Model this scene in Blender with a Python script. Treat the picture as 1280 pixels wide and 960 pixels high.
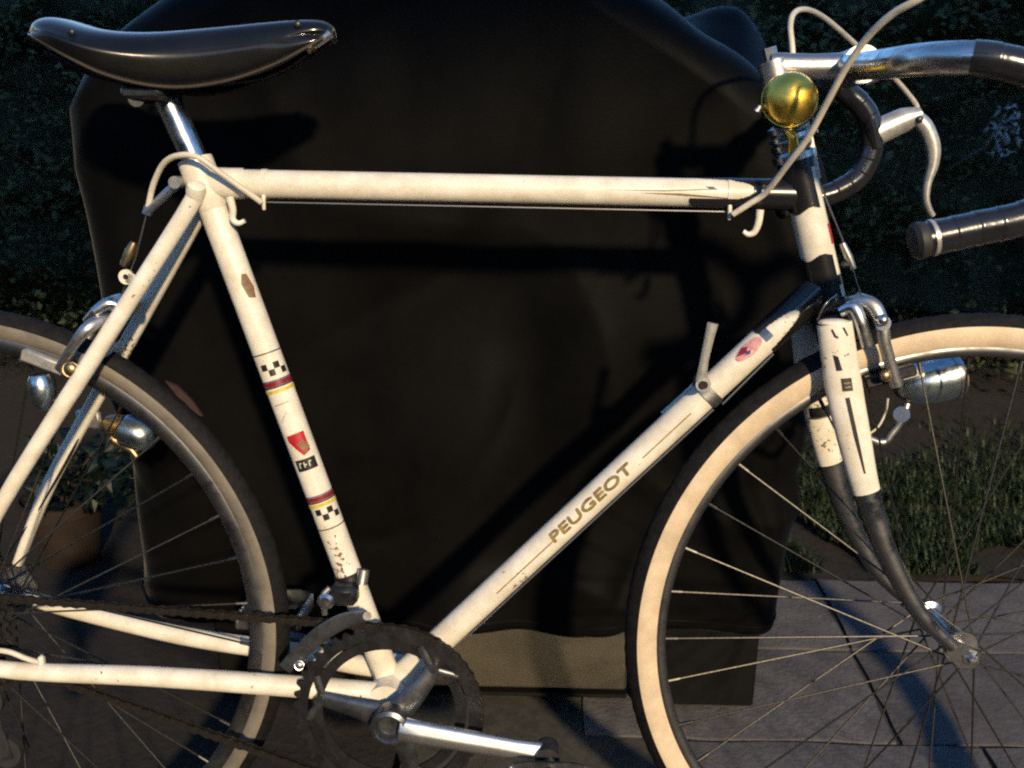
import bpy, math, random
from mathutils import Vector, Matrix, noise

random.seed(7)
sc = bpy.context.scene
for o in list(bpy.data.objects):
    bpy.data.objects.remove(o)
R = math.radians
# ------------------------------------------------------------------ camera
LEAN = R(6.0)                                   # the bicycle leans back against the covered barbecue
LEANM = Matrix.Rotation(-LEAN, 3, 'X')
FPX = 1166.1                                    # focal length in photograph pixels (1280 wide)
CAM_L = Vector((0.6167, -0.9260, 0.8092))       # camera in the bicycle's own axes (x forward, y away, z up)
yaw, pit, rol = -0.03775, -0.21821, 0.00205
CF = Vector((math.sin(yaw)*math.cos(pit), math.cos(yaw)*math.cos(pit), math.sin(pit)))
CR0 = CF.cross(Vector((0, 0, 1))).normalized(); CU0 = CR0.cross(CF)
CR = CR0*math.cos(rol) + CU0*math.sin(rol); CU = CU0*math.cos(rol) - CR0*math.sin(rol)
camd = bpy.data.cameras.new('camera'); cam = bpy.data.objects.new('camera', camd)
sc.collection.objects.link(cam); sc.camera = cam
camd.sensor_width = 36; camd.lens = 36*FPX/1280; camd.clip_start = 0.02; camd.clip_end = 500
rw_, uw_, fw_ = LEANM @ CR, LEANM @ CU, LEANM @ CF
mw = Matrix((rw_, uw_, -fw_)).transposed().to_4x4(); mw.translation = LEANM @ CAM_L
cam.matrix_world = mw
camd.dof.use_dof = True; camd.dof.focus_distance = 0.98; camd.dof.aperture_fstop = 9.0
# ------------------------------------------------------------------ sky, lamp light, exposure
w = bpy.data.worlds.new('World'); sc.world = w; w.use_nodes = True
nt = w.node_tree; sky = nt.nodes.new('ShaderNodeTexSky'); sky.sky_type = 'NISHITA'; sky.sun_disc = False
sky.sun_elevation = R(13.0); sky.sun_rotation = R(160); sky.ozone_density = 5.5; sky.dust_density = 0.4; sky.air_density = 1.2
bg = nt.nodes['Background']; bg.inputs[1].default_value = 0.15
nt.links.new(sky.outputs[0], bg.inputs[0])
sun = bpy.data.lights.new('sun', 'SUN'); sun.energy = 2.7; sun.angle = R(2.6); sun.color = (1.0, 0.78, 0.47)
so = bpy.data.objects.new('sun', sun); sc.collection.objects.link(so)
sd = Vector((-0.064, 0.173, -0.090)).normalized()
so.rotation_euler = sd.to_track_quat('-Z', 'Y').to_euler(); so.location = (1.5, -4, 3)
vs = sc.view_settings; vs.view_transform = 'Standard'; vs.look = 'None'; vs.exposure = 1.05; vs.gamma = 1.0
vs.use_curve_mapping = False
sc.render.engine = 'CYCLES'; sc.cycles.use_denoising = False; sc.cycles.sample_clamp_indirect = 3.0; sc.cycles.max_bounces = 6; sc.cycles.filter_width = 2.2; sc.cycles.use_adaptive_sampling = True; sc.cycles.adaptive_threshold = 0.02; sc.cycles.adaptive_min_samples = 24

# ------------------------------------------------------------------ helpers
def P(x, y, w=0.0):
    """point of the bicycle (own axes) seen at photo pixel x, y and standing w metres to the near side of its mid plane"""
    d = CF + CR*((x-640)/FPX) - CU*((y-480)/FPX)
    t = (-w - CAM_L.y)/d.y
    return CAM_L + d*t
def G(x, y, Y=None, Z=None):
    """world point at a pixel, on the plane Y = const or Z = const"""
    d = LEANM @ (CF + CR*((x-640)/FPX) - CU*((y-480)/FPX)); c = LEANM @ CAM_L
    t = (Y-c.y)/d.y if Y is not None else (Z-c.z)/d.z
    return c + d*t
def V(u, v, w=0.0): return Vector((u, -w, v))

def mat(name, col, rough=0.5, metal=0.0, var=0.0, scale=30.0, bump=0.0, bscale=200.0, coat=0.0, col2=None, spec=0.5, sheen=0.0, rvar=0.0, detail=4, aniso=None):
    m = bpy.data.materials.new(name); m.use_nodes = True; n = m.node_tree.nodes; l = m.node_tree.links
    b = n['Principled BSDF']
    b.inputs['Roughness'].default_value = rough; b.inputs['Metallic'].default_value = metal
    b.inputs['Specular IOR Level'].default_value = spec; b.inputs['Coat Weight'].default_value = coat
    b.inputs['Coat Roughness'].default_value = 0.12; b.inputs['Sheen Weight'].default_value = sheen; b.inputs['Sheen Roughness'].default_value = 0.32
    c4 = (*col, 1); b.inputs['Base Color'].default_value = c4
    tc = n.new('ShaderNodeTexCoord'); src = tc.outputs['Object']
    if aniso:
        mp = n.new('ShaderNodeMapping'); mp.inputs['Scale'].default_value = aniso; l.new(src, mp.inputs[0]); src = mp.outputs[0]
    if var > 0 or col2:
        t = n.new('ShaderNodeTexNoise'); t.inputs['Scale'].default_value = scale; t.inputs['Detail'].default_value = detail; t.inputs['Roughness'].default_value = 0.65
        l.new(src, t.inputs['Vector'])
        r = n.new('ShaderNodeValToRGB'); r.color_ramp.elements[0].position = 0.36; r.color_ramp.elements[1].position = 0.62
        lo = col2 if col2 else tuple(c*(1-var) for c in col)
        r.color_ramp.elements[0].color = (*lo, 1); r.color_ramp.elements[1].color = c4
        l.new(t.outputs['Fac'], r.inputs[0]); l.new(r.outputs[0], b.inputs['Base Color'])
        if rvar:
            mr = n.new('ShaderNodeMapRange'); mr.inputs[1].default_value = 0.3; mr.inputs[2].default_value = 0.7
            mr.inputs[3].default_value = min(1, rough+rvar); mr.inputs[4].default_value = max(0.02, rough-rvar*0.4)
            l.new(t.outputs['Fac'], mr.inputs[0]); l.new(mr.outputs[0], b.inputs['Roughness'])
    if bump > 0:
        t2 = n.new('ShaderNodeTexNoise'); t2.inputs['Scale'].default_value = bscale; t2.inputs['Detail'].default_value = 3
        l.new(src, t2.inputs['Vector'])
        bp = n.new('ShaderNodeBump'); bp.inputs['Strength'].default_value = 0.6; bp.inputs['Distance'].default_value = bump
        l.new(t2.outputs['Fac'], bp.inputs['Height']); l.new(bp.outputs[0], b.inputs['Normal'])
    return m

def paint_mat():
    """aged cream-white enamel with grime specks and small chips"""
    m = mat('cream_enamel', (0.72, 0.68, 0.60), 0.30, var=0.0, col2=(0.57, 0.52, 0.42), scale=36, coat=0.25, bump=0.0003, bscale=60, rvar=0.15, detail=8)
    n = m.node_tree.nodes; l = m.node_tree.links; b = n['Principled BSDF']
    prev = b.inputs['Base Color'].links[0].from_socket
    tc = n.new('ShaderNodeTexCoord'); t = n.new('ShaderNodeTexNoise'); t.inputs['Scale'].default_value = 230; t.inputs['Detail'].default_value = 5
    l.new(tc.outputs['Object'], t.inputs['Vector'])
    t3 = n.new('ShaderNodeTexNoise'); t3.inputs['Scale'].default_value = 14; l.new(tc.outputs['Object'], t3.inputs['Vector'])
    mu = n.new('ShaderNodeMath'); mu.operation = 'MULTIPLY'; l.new(t.outputs['Fac'], mu.inputs[0]); l.new(t3.outputs['Fac'], mu.inputs[1])
    r = n.new('ShaderNodeValToRGB'); r.color_ramp.elements[0].position = 0.405; r.color_ramp.elements[1].position = 0.43
    r.color_ramp.elements[0].color = (0, 0, 0, 1); r.color_ramp.elements[1].color = (1, 1, 1, 1)
    l.new(mu.outputs[0], r.inputs[0])
    mx = n.new('ShaderNodeMixRGB'); mx.inputs[2].default_value = (0.16, 0.11, 0.06, 1)
    l.new(r.outputs[0], mx.inputs[0]); l.new(prev, mx.inputs[1]); l.new(mx.outputs[0], b.inputs['Base Color'])
    return m

MT = dict(
 paint=paint_mat(),
 black=mat('black_enamel', (0.012, 0.012, 0.014), 0.25, coat=0.3, var=0.3),
 chrome=mat('chrome', (0.62, 0.62, 0.62), 0.22, 1.0, var=0.35, scale=60, rvar=0.2, bump=0.0002, bscale=90),
 alloy=mat('dull_alloy', (0.55, 0.54, 0.52), 0.36, 1.0, var=0.4, scale=80, rvar=0.2, bump=0.0003, bscale=140),
 whitealloy=mat('painted_alloy', (0.56, 0.54, 0.50), 0.36, 0.6, var=0.35, scale=70),
 dark=mat('oily_steel', (0.055, 0.055, 0.06), 0.42, 0.8, var=0.5, scale=70, bump=0.0003, bscale=150),
 chain=mat('oily_chain', (0.06, 0.054, 0.048), 0.38, 0.8, var=0.5, scale=90),
 crankdark=mat('tarnished_crank', (0.16, 0.165, 0.18), 0.36, 0.85, var=0.5, scale=60, bump=0.0003, bscale=120),
 polished=mat('polished_alloy', (0.80, 0.79, 0.76), 0.36, 1.0, var=0.15, scale=50, bump=0.0001),
 forkchrome=mat('worn_fork_chrome', (0.30, 0.30, 0.31), 0.30, 1.0, var=0.55, scale=45, rvar=0.25, bump=0.0004, bscale=120),
 brass=mat('lacquered_brass', (0.95, 0.68, 0.13), 0.28, 1.0, col2=(0.66, 0.42, 0.07), scale=45, rvar=0.25, bump=0.0008, bscale=70),
 leather=mat('black_leather', (0.005, 0.005, 0.0055), 0.40, var=0.4, scale=40, bump=0.00015, bscale=350, spec=0.06, sheen=0.55, coat=0.7),
 leathertan=mat('brown_leather_edge', (0.018, 0.012, 0.008), 0.6, var=0.4, scale=60),
 tape=mat('black_bar_tape', (0.015, 0.015, 0.018), 0.22, var=0.4, scale=40, bump=0.0005, bscale=110, coat=0.4),
 rubber=mat('black_rubber', (0.02, 0.02, 0.02), 0.6, var=0.3, scale=80),
 tread=mat('tyre_tread', (0.010, 0.0095, 0.011), 0.7, spec=0.15, var=0.5, scale=120, bump=0.0012, bscale=260),
 gumfront=mat('gum_sidewall', (0.60, 0.48, 0.34), 0.65, col2=(0.46, 0.36, 0.25), scale=30, bump=0.0004, bscale=300, detail=8),
 gumrear=mat('shaded_gum_sidewall', (0.17, 0.15, 0.12), 0.7, col2=(0.10, 0.085, 0.07), scale=26, bump=0.0004, bscale=300, detail=8),  # gum colour darkened to stand in for weaker light on the rear wheel
 rim=mat('rim_alloy', (0.20, 0.20, 0.205), 0.35, 1.0, var=0.4, scale=40, rvar=0.2),
 spoke=mat('spoke_steel', (0.11, 0.105, 0.095), 0.45, 1.0, var=0.4, scale=80),
 housing=mat('cream_cable_housing', (0.62, 0.56, 0.46), 0.5, var=0.25, scale=50),
 wire=mat('bare_cable', (0.35, 0.34, 0.32), 0.4, 1.0),
 agedbrass=mat('aged_brass', (0.40, 0.30, 0.17), 0.42, 1.0, var=0.5, scale=80),
 gold=mat('gold_transfer', (0.33, 0.24, 0.09), 0.45, 0.35, var=0.5, scale=160),
 ink=mat('black_transfer', (0.015, 0.015, 0.017), 0.4, var=0.4, scale=200),
 red=mat('red_transfer', (0.42, 0.015, 0.02), 0.4, var=0.3, scale=200),
 maroon=mat('dark_red_transfer', (0.20, 0.015, 0.03), 0.4, var=0.3, scale=200),
 blue=mat('blue_transfer', (0.03, 0.05, 0.22), 0.4, var=0.3, scale=200),
 bluegrey=mat('blue_grey_band', (0.10, 0.14, 0.22), 0.35, 0.3, var=0.3, scale=200),
 yellow=mat('yellow_transfer', (0.60, 0.50, 0.06), 0.4, var=0.3, scale=200),
 brown=mat('worn_brown_transfer', (0.22, 0.13, 0.06), 0.5, var=0.5, scale=200),
 pinkish=mat('faded_pink_transfer', (0.62, 0.36, 0.33), 0.45, col2=(0.45, 0.14, 0.2), scale=150),
 lens=mat('amber_lens', (0.34, 0.20, 0.13), 0.15, 0.0, coat=0.6),
 teal=mat('tarnished_lamp_shell', (0.50, 0.58, 0.60), 0.24, 1.0, var=0.35, scale=45, rvar=0.2, bump=0.0003),
 cover=mat('black_cover_fabric', (0.0042, 0.0041, 0.0042), 0.5, var=0.45, scale=7, bump=0.0004, bscale=300, sheen=0.05, spec=0.045, detail=8),
 steel=mat('brushed_steel', (0.58, 0.51, 0.38), 0.32, 1.0, var=0.06, scale=6, bump=0.00005, bscale=40, rvar=0.08),
 blackmetal=mat('black_powder_coat', (0.006, 0.006, 0.006), 0.7, var=0.3, spec=0.1),
 slab=mat('concrete_slab', (0.092, 0.088, 0.094), 0.8, col2=(0.060, 0.056, 0.060), scale=16, bump=0.003, bscale=130, detail=9),
 slab2=mat('darker_concrete_slab', (0.076, 0.072, 0.077), 0.8, col2=(0.05, 0.044, 0.045), scale=13, bump=0.003, bscale=110, detail=9),
 joint=mat('joint_sand', (0.040, 0.038, 0.034), 0.95, var=0.5, scale=60),
 shade_soil=mat('dark_shade_soil', (0.0090, 0.0062, 0.0048), 0.95, var=0.5, scale=30, bump=0.01, bscale=60),  # soil colour, darkened to stand in for unlit ground at the left
 earth=mat('earth', (0.03, 0.022, 0.014), 0.95, var=0.5, scale=3),
 bark=mat('bark', (0.05, 0.033, 0.02), 0.85, var=0.5, scale=40),
 clay=mat('terracotta', (0.016, 0.0065, 0.0035), 0.8, var=0.35, scale=14),  # terracotta darkened in its colour for the missing light at the left
 pale=mat('pale_leaf', (0.26, 0.29, 0.32), 0.5, var=0.4, scale=30),
 tag=mat('faded_red_tag', (0.035, 0.016, 0.016), 0.7, var=0.5, scale=60),
)
def brick_mat():
    m = mat('dark_brick', (0.12, 0.055, 0.04), 0.85); n = m.node_tree.nodes; l = m.node_tree.links; t = n.new('ShaderNodeTexBrick')
    t.inputs['Scale'].default_value = 2.2; t.inputs['Color1'].default_value = (0.13, 0.055, 0.035, 1); t.inputs['Color2'].default_value = (0.09, 0.04, 0.03, 1); t.inputs['Mortar'].default_value = (0.12, 0.11, 0.10, 1)
    l.new(n['Texture Coordinate'].outputs['Object'], t.inputs['Vector']); l.new(t.outputs['Color'], n['Principled BSDF'].inputs['Base Color']); return m
MT['brickwall'] = brick_mat()
def leaf_mat(name, c1, c2, rough=0.5):
    m = bpy.data.materials.new(name); m.use_nodes = True; n = m.node_tree.nodes; l = m.node_tree.links; b = n['Principled BSDF']
    g = n.new('ShaderNodeNewGeometry'); r = n.new('ShaderNodeValToRGB'); l.new(g.outputs['Random Per Island'], r.inputs[0])
    r.color_ramp.elements[0].color = (*c1, 1); r.color_ramp.elements[1].color = (*c2, 1); l.new(r.outputs[0], b.inputs['Base Color'])
    b.inputs['Roughness'].default_value = rough; b.inputs['Specular IOR Level'].default_value = 0.3
    return m
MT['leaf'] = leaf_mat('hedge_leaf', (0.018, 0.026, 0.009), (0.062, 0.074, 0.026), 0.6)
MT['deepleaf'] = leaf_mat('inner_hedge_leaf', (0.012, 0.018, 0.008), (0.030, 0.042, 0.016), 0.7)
MT['grass'] = leaf_mat('grass_blade', (0.006, 0.015, 0.005), (0.020, 0.033, 0.011), 0.6)
MT['potleaf'] = leaf_mat('pot_plant_leaf', (0.002, 0.006, 0.004), (0.005, 0.013, 0.008), 0.5)

class MB:
    def __init__(s): s.v = []; s.f = []
    def add(s, vs, fs):
        o = len(s.v); s.v += [Vector(p) for p in vs]; s.f += [tuple(i+o for i in f) for f in fs]; return s
    def tube(s, pts, rad, n=12, cap=True, side=None, rad2=None, closed=False):
        """sweep a round (or with side/rad2: oval, rad2 measured along side) section along pts"""
        pts = [Vector(p) for p in pts]; m = len(pts)
        rs = rad if isinstance(rad, (list, tuple)) else [rad]*m
        r2 = rs if rad2 is None else (rad2 if isinstance(rad2, (list, tuple)) else [rad2]*m)
        vs = []; prev = None
        for i in range(m):
            a = pts[(i-1) % m] if (closed or i > 0) else pts[i]; b = pts[(i+1) % m] if (closed or i < m-1) else pts[i]
            t = (b-a).normalized()
            if side is not None:
                e = Vector(side); e = (e - t*e.dot(t)).normalized()
            elif prev is None:
                e = t.orthogonal().normalized()
            else:
                e = (prev - t*prev.dot(t)).normalized()
            prev = e; g = t.cross(e)
            for k in range(n):
                q = 2*math.pi*k/n
                vs.append(pts[i] + e*(r2[i]*math.cos(q)) + g*(rs[i]*math.sin(q)))
        fs = []
        for i in range(m if closed else m-1):
            j = (i+1) % m
            for k in range(n):
                k2 = (k+1) % n
                fs.append((i*n+k, i*n+k2, j*n+k2, j*n+k))
        if cap and not closed:
            fs.append(tuple(range(n-1, -1, -1))); fs.append(tuple((m-1)*n+k for k in range(n)))
        return s.add(vs, fs)
    def lathe(s, c, axis, prof, n=32):
        """prof: list of (distance along axis, radius)"""
        c = Vector(c); a = Vector(axis).normalized(); e = a.orthogonal().normalized(); g = a.cross(e)
        vs = []; fs = []; m = len(prof)
        for (h, r) in prof:
            for k in range(n):
                q = 2*math.pi*k/n; vs.append(c + a*h + (e*math.cos(q) + g*math.sin(q))*max(r, 1e-5))
        for i in range(m-1):
            for k in range(n):
                k2 = (k+1) % n; fs.append((i*n+k, i*n+k2, (i+1)*n+k2, (i+1)*n+k))
        return s.add(vs, fs)
    def torus(s, c, nrm, loop, n=96):
        """revolve a closed section loop of (radius, offset along nrm) about nrm"""
        c = Vector(c); a = Vector(nrm).normalized(); e = Vector((0, 0, 1)); e = (e-a*e.dot(a)).normalized(); g = a.cross(e)
        vs = []; m = len(loop)
        for k in range(n):
            q = 2*math.pi*k/n; d = e*math.cos(q)+g*math.sin(q)
            for (r, h) in loop: vs.append(c + d*r + a*h)
        fs = []
        for k in range(n):
            k2 = (k+1) % n
            for i in range(m):
                i2 = (i+1) % m; fs.append((k*m+i, k2*m+i, k2*m+i2, k*m+i2))
        return s.add(vs, fs)
    def box(s, c, sx, sy, sz, ax=None, ch=0.0):
        c = Vector(c); X, Y, Z = ax if ax else (Vector((1, 0, 0)), Vector((0, 1, 0)), Vector((0, 0, 1)))
        hx, hy, hz = sx/2, sy/2, sz/2; b = min(ch, hx*.9, hy*.9, hz*.9)
        if b <= 0:
            vs = [c+X*(i*hx)+Y*(j*hy)+Z*(k*hz) for i in (-1, 1) for j in (-1, 1) for k in (-1, 1)]
            return s.add(vs, [(0, 1, 3, 2), (4, 6, 7, 5), (0, 4, 5, 1), (2, 3, 7, 6), (0, 2, 6, 4), (1, 5, 7, 3)])
        vs = []; idx = {}
        for i in (-1, 1):
            for j in (-1, 1):
                for k in (-1, 1):
                    for w_, (dx, dy, dz) in enumerate(((0, b, b), (b, 0, b), (b, b, 0))):
                        idx[(i, j, k, w_)] = len(vs); vs.append(c+X*(i*(hx-dx))+Y*(j*(hy-dy))+Z*(k*(hz-dz)))
        I = idx; fs = []
        for i in (-1, 1):
            fs += [(I[i, -1, -1, 0], I[i, 1, -1, 0], I[i, 1, 1, 0], I[i, -1, 1, 0])]
            fs += [(I[-1, i, -1, 1], I[1, i, -1, 1], I[1, i, 1, 1], I[-1, i, 1, 1])]
            fs += [(I[-1, -1, i, 2], I[1, -1, i, 2], I[1, 1, i, 2], I[-1, 1, i, 2])]
        for i in (-1, 1):
            for j in (-1, 1):
                fs += [(I[i, j, -1, 0], I[i, j, 1, 0], I[i, j, 1, 1], I[i, j, -1, 1])]
                fs += [(I[i, -1, j, 0], I[i, 1, j, 0], I[i, 1, j, 2], I[i, -1, j, 2])]
                fs += [(I[-1, i, j, 1], I[1, i, j, 1], I[1, i, j, 2], I[-1, i, j, 2])]
                for k in (-1, 1): fs.append((I[i, j, k, 0], I[i, j, k, 1], I[i, j, k, 2]))
        return s.add(vs, fs)
    def plate(s, pts, nrm, th):
        """flat polygon of pts given thickness th along nrm"""
        nv = Vector(nrm).normalized()*th*0.5; m = len(pts); pts = [Vector(p) for p in pts]
        vs = [p+nv for p in pts]+[p-nv for p in pts]
        fs = [tuple(range(m)), tuple(range(2*m-1, m-1, -1))]+[(i, i+m, (i+1) % m+m, (i+1) % m) for i in range(m)]
        return s.add(vs, fs)
    def ball(s, c, r, n=16, sq=(1, 1, 1)):
        vs = []; fs = []; m = n//2
        for i in range(m+1):
            a = math.pi*i/m
            for k in range(n):
                q = 2*math.pi*k/n; vs.append(Vector(c)+Vector((r*sq[0]*math.sin(a)*math.cos(q), r*sq[1]*math.sin(a)*math.sin(q), r*sq[2]*math.cos(a))))
        for i in range(m):
            for k in range(n): fs.append((i*n+k, (i+1)*n+k, (i+1)*n+(k+1) % n, i*n+(k+1) % n))
        return s.add(vs, fs)
    def mesh(s, name, material, smooth=True):
        me = bpy.data.meshes.new(name); me.from_pydata(s.v, [], s.f); me.update()
        import bmesh
        bm = bmesh.new(); bm.from_mesh(me); bmesh.ops.remove_doubles(bm, verts=bm.verts, dist=1e-6)
        bmesh.ops.recalc_face_normals(bm, faces=bm.faces)
        if smooth:
            for f in bm.faces: f.smooth = True
            for e in bm.edges:
                if len(e.link_faces) == 2 and e.calc_face_angle(0) > R(38): e.smooth = False
        bm.to_mesh(me); bm.free()
        me.materials.append(material); return me
    def build(s, name, material, parent=None, smooth=True):
        return link(name, s.mesh(name, material, smooth), parent)
def link(name, me, parent=None):
    o = bpy.data.objects.new(name, me); sc.collection.objects.link(o)
    if parent is not None: o.parent = parent
    return o
def empty(name, loc=(0, 0, 0)):
    o = bpy.data.objects.new(name, None); sc.collection.objects.link(o); o.location = loc; o.empty_display_size = 0.1; return o
def tag(o, label, cat, group=None, kind=None):
    if label: o['label'] = label
    if cat: o['category'] = cat
    if group: o['group'] = group
    if kind: o['kind'] = kind
    return o
def smooth_path(pts, k=6):
    pts = [Vector(p) for p in pts]; q = [2*pts[0]-pts[1]]+pts+[2*pts[-1]-pts[-2]]; out = []
    for i in range(1, len(q)-2):
        p0, p1, p2, p3 = q[i-1:i+3]
        for j in range(k):
            t = j/k; out.append(0.5*((2*p1)+(p2-p0)*t+(2*p0-5*p1+4*p2-p3)*t*t+(3*p1-p0-3*p2+p3)*t**3))
    out.append(pts[-1]); return out
def lerp_list(vals, n):
    out = []
    for i in range(n):
        x = i/(n-1)*(len(vals)-1); a = int(min(x, len(vals)-2)); out.append(vals[a]+(vals[a+1]-vals[a])*(x-a))
    return out
NEAR = Vector((0, -1, 0))
class Tube:
    """a frame tube: maps (distance along, angle from the near side, height) to points so that transfers hug it"""
    def __init__(s, A, B, r):
        s.A, s.B, s.r = Vector(A), Vector(B), r; s.L = (s.B-s.A).length; s.t = (s.B-s.A).normalized()
        s.n = (NEAR - s.t*NEAR.dot(s.t)).normalized(); s.e = s.t.cross(s.n)          # e: to one side in the frame plane
        if s.e.z < 0: s.e = -s.e
    def at(s, d, ang, h=0.0): return s.A + s.t*d + (s.n*math.cos(ang)+s.e*math.sin(ang))*(s.r+h)
    def dist(s, p): return (Vector(p)-s.A).dot(s.t)
    def patch(s, mb, d0, d1, a0, a1, h=0.0004, na=None, nd=1, shear=0.0):
        na = na or max(2, int(abs(a1-a0)/0.2)+1); vs = []
        for i in range(nd+1):
            for j in range(na+1):
                a = a0+(a1-a0)*j/na; d = d0+(d1-d0)*i/nd + shear*(j/na)
                vs.append(s.at(d, a, h))
        fs = [(i*(na+1)+j, i*(na+1)+j+1, (i+1)*(na+1)+j+1, (i+1)*(na+1)+j) for i in range(nd) for j in range(na)]
        mb.add(vs, fs); return mb
    def poly(s, mb, pts, h=0.0004):
        """flat-drawn polygon (along, across in metres) laid on the tube"""
        import bmesh
        bm = bmesh.new(); bm.faces.new([bm.verts.new((d, y, 0)) for d, y in pts])
        y0 = min(y for d, y in pts); y1 = max(y for d, y in pts); st_ = 0.0018; q = math.floor(y0/st_)*st_+st_
        while q < y1:
            bmesh.ops.bisect_plane(bm, geom=bm.verts[:]+bm.edges[:]+bm.faces[:], plane_co=(0, q, 0), plane_no=(0, 1, 0)); q += st_
        bm.verts.index_update()
        mb.add([s.at(v.co.x, v.co.y/s.r, h) for v in bm.verts], [tuple(v.index for v in f.verts) for f in bm.faces]); bm.free(); return mb
    def sleeve(s, mb, d0, d1, inside, h=0.0008, na=96, nd=60):
        grid = {}
        def vid(i, j):
            j %= na
            if (i, j) not in grid:
                grid[(i, j)] = len(vs); vs.append(s.at(d0+(d1-d0)*i/nd, 2*math.pi*j/na, h))
            return grid[(i, j)]
        vs = []; fs = []
        for i in range(nd):
            for j in range(na):
                d = d0+(d1-d0)*(i+.5)/nd; a = (2*math.pi*(j+.5)/na+math.pi) % (2*math.pi)-math.pi
                if inside(d, a): fs.append((vid(i, j), vid(i, j+1), vid(i+1, j+1), vid(i+1, j)))
        mb.add(vs, fs); return mb

# ------------------------------------------------------------------ the ground
gr = MB().add([(-40, -40, -0.03), (40, -40, -0.03), (40, 40, -0.03), (-40, 40, -0.03)], [(0, 1, 2, 3)]).build('ground', MT['earth']); gr['kind'] = 'structure'
PX0, PX1, PY0, PY1 = 0.42, 3.3, -2.2, 0.73
pav = MB().box(((PX0+PX1)/2, (PY0+PY1)/2, -0.018), PX1-PX0, PY1-PY0, 0.02).build('paving', MT['joint'], smooth=False); pav['kind'] = 'structure'
SD = 0.2265; SW = 0.45
slab_meshes = []
for k in range(6):
    m_ = MB(); nx, ny = 10, 6; top = []
    rx = [random.uniform(-.002, .002) for _ in range(40)]
    def sp(i, j):
        x = -SW/2+0.004+(SW-0.008)*i/nx; y = -SD/2+0.004+(SD-0.008)*j/ny
        if i in (0, nx): x += rx[j]*1.4
        if j in (0, ny): y += rx[i+10]*1.2
        z = 0.0012*noise.noise(Vector((x*12+k*7, y*12, k)))-(0.003 if (i in (0, nx) or j in (0, ny)) else 0)
        return (x, y, z)
    vs_ = [sp(i, j) for i in range(nx+1) for j in range(ny+1)]
    fs_ = [(i*(ny+1)+j, (i+1)*(ny+1)+j, (i+1)*(ny+1)+j+1, i*(ny+1)+j+1) for i in range(nx) for j in range(ny)]
    loop = [(0, j) for j in range(ny)]+[(i, ny) for i in range(nx)]+[(nx, j) for j in range(ny, 0, -1)]+[(i, 0) for i in range(nx, 0, -1)]
    base = len(vs_)
    for (i, j) in loop:
        p = sp(i, j); vs_.append((p[0], p[1], -0.012))
    for q in range(len(loop)):
        a, b = loop[q], loop[(q+1) % len(loop)]
        fs_.append((a[0]*(ny+1)+a[1], b[0]*(ny+1)+b[1], base+(q+1) % len(loop), base+q))
    m_.add(vs_, fs_); slab_meshes.append(m_.mesh('slab', MT['slab'] if k % 3 else MT['slab2']))
row = 0; y = PY1
while y-SD > PY0:
    off = [0.0, 0.225, 0.11, 0.33][row % 4]
    x = 1.125+off-SW*3 if row != 1 else 1.125-SW*3
    while x+SW < PX0+0.02: x += SW
    while x+SW < PX1:
        if x >= PX0-0.02:
            o = link('slab', slab_meshes[random.randrange(6)], pav); o.location = (x+SW/2, y-SD/2, random.uniform(-.002, .001))
            o.rotation_euler = (random.uniform(-.006, .006), random.uniform(-.004, .004), random.choice((0, math.pi))+random.uniform(-.004, .004))
        x += SW
    y -= SD; row += 1
sb = MB(); nx, ny = 60, 60; vs_ = []
for i in range(nx+1):
    for j in range(ny+1):
        X = -2.6+(PX0-0.01+2.6)*i/nx; Y = -2.2+(0.735+2.2)*j/ny
        vs_.append((X, Y, -0.006+0.012*noise.noise(Vector((X*9, Y*9, 1)))))
sb.add(vs_, [(i*(ny+1)+j, (i+1)*(ny+1)+j, (i+1)*(ny+1)+j+1, i*(ny+1)+j+1) for i in range(nx) for j in range(ny)])
so_ = sb.build('shade_soil', MT['shade_soil']); so_['kind'] = 'structure'  # dark sheet laid where the ground at the left gets no lamp light
sb = MB(); nx, ny = 90, 40; vs_ = []
for i in range(nx+1):
    for j in range(ny+1):
        X = -2.6+6.2*i/nx; Y = 0.74+2.4*j/ny
        vs_.append((X, Y, -0.012+0.05*min(1, max(0, (Y-1.0)/0.6))+0.02*noise.noise(Vector((X*6, Y*6, 4)))))
sb.add(vs_, [(i*(ny+1)+j, (i+1)*(ny+1)+j, (i+1)*(ny+1)+j+1, i*(ny+1)+j+1) for i in range(nx) for j in range(ny)])
bd = sb.build('hedge_bed', MT['shade_soil']); bd['kind'] = 'structure'
# short rough grass between the paving and the hedge
g = MB()
for i in range(34000):
    X = random.uniform(0.55, 2.9); Y = 0.745+abs(random.gauss(0, 0.30))
    if Y > 1.55 or noise.noise(Vector((X*3.2, Y*3.2, 9))) < -0.30+.35*max(0, Y-1.1): continue
    h = random.uniform(.012, .042); a = random.uniform(0, 6.283); wd = random.uniform(.0012, .0026)
    d = Vector((math.cos(a), math.sin(a), 0)); s_ = Vector((-d.y, d.x, 0))*wd; b = Vector((X, Y, 0.0 if Y < 1.0 else 0.02))
    m1 = b+Vector((0, 0, h*.6))+d*h*.25; t1 = b+Vector((0, 0, h*random.uniform(.7, 1)))+d*h*random.uniform(.4, .9)
    g.add([b-s_, b+s_, m1+s_*.8, m1-s_*.8, t1], [(0, 1, 2, 3), (3, 2, 4)])
me = bpy.data.meshes.new('grass'); me.from_pydata(g.v, [], g.f); me.materials.append(MT['grass']); go = link('grass', me)
tag(go, 'short ragged grass between the paving and the hedge', 'grass', kind='stuff')

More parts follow.
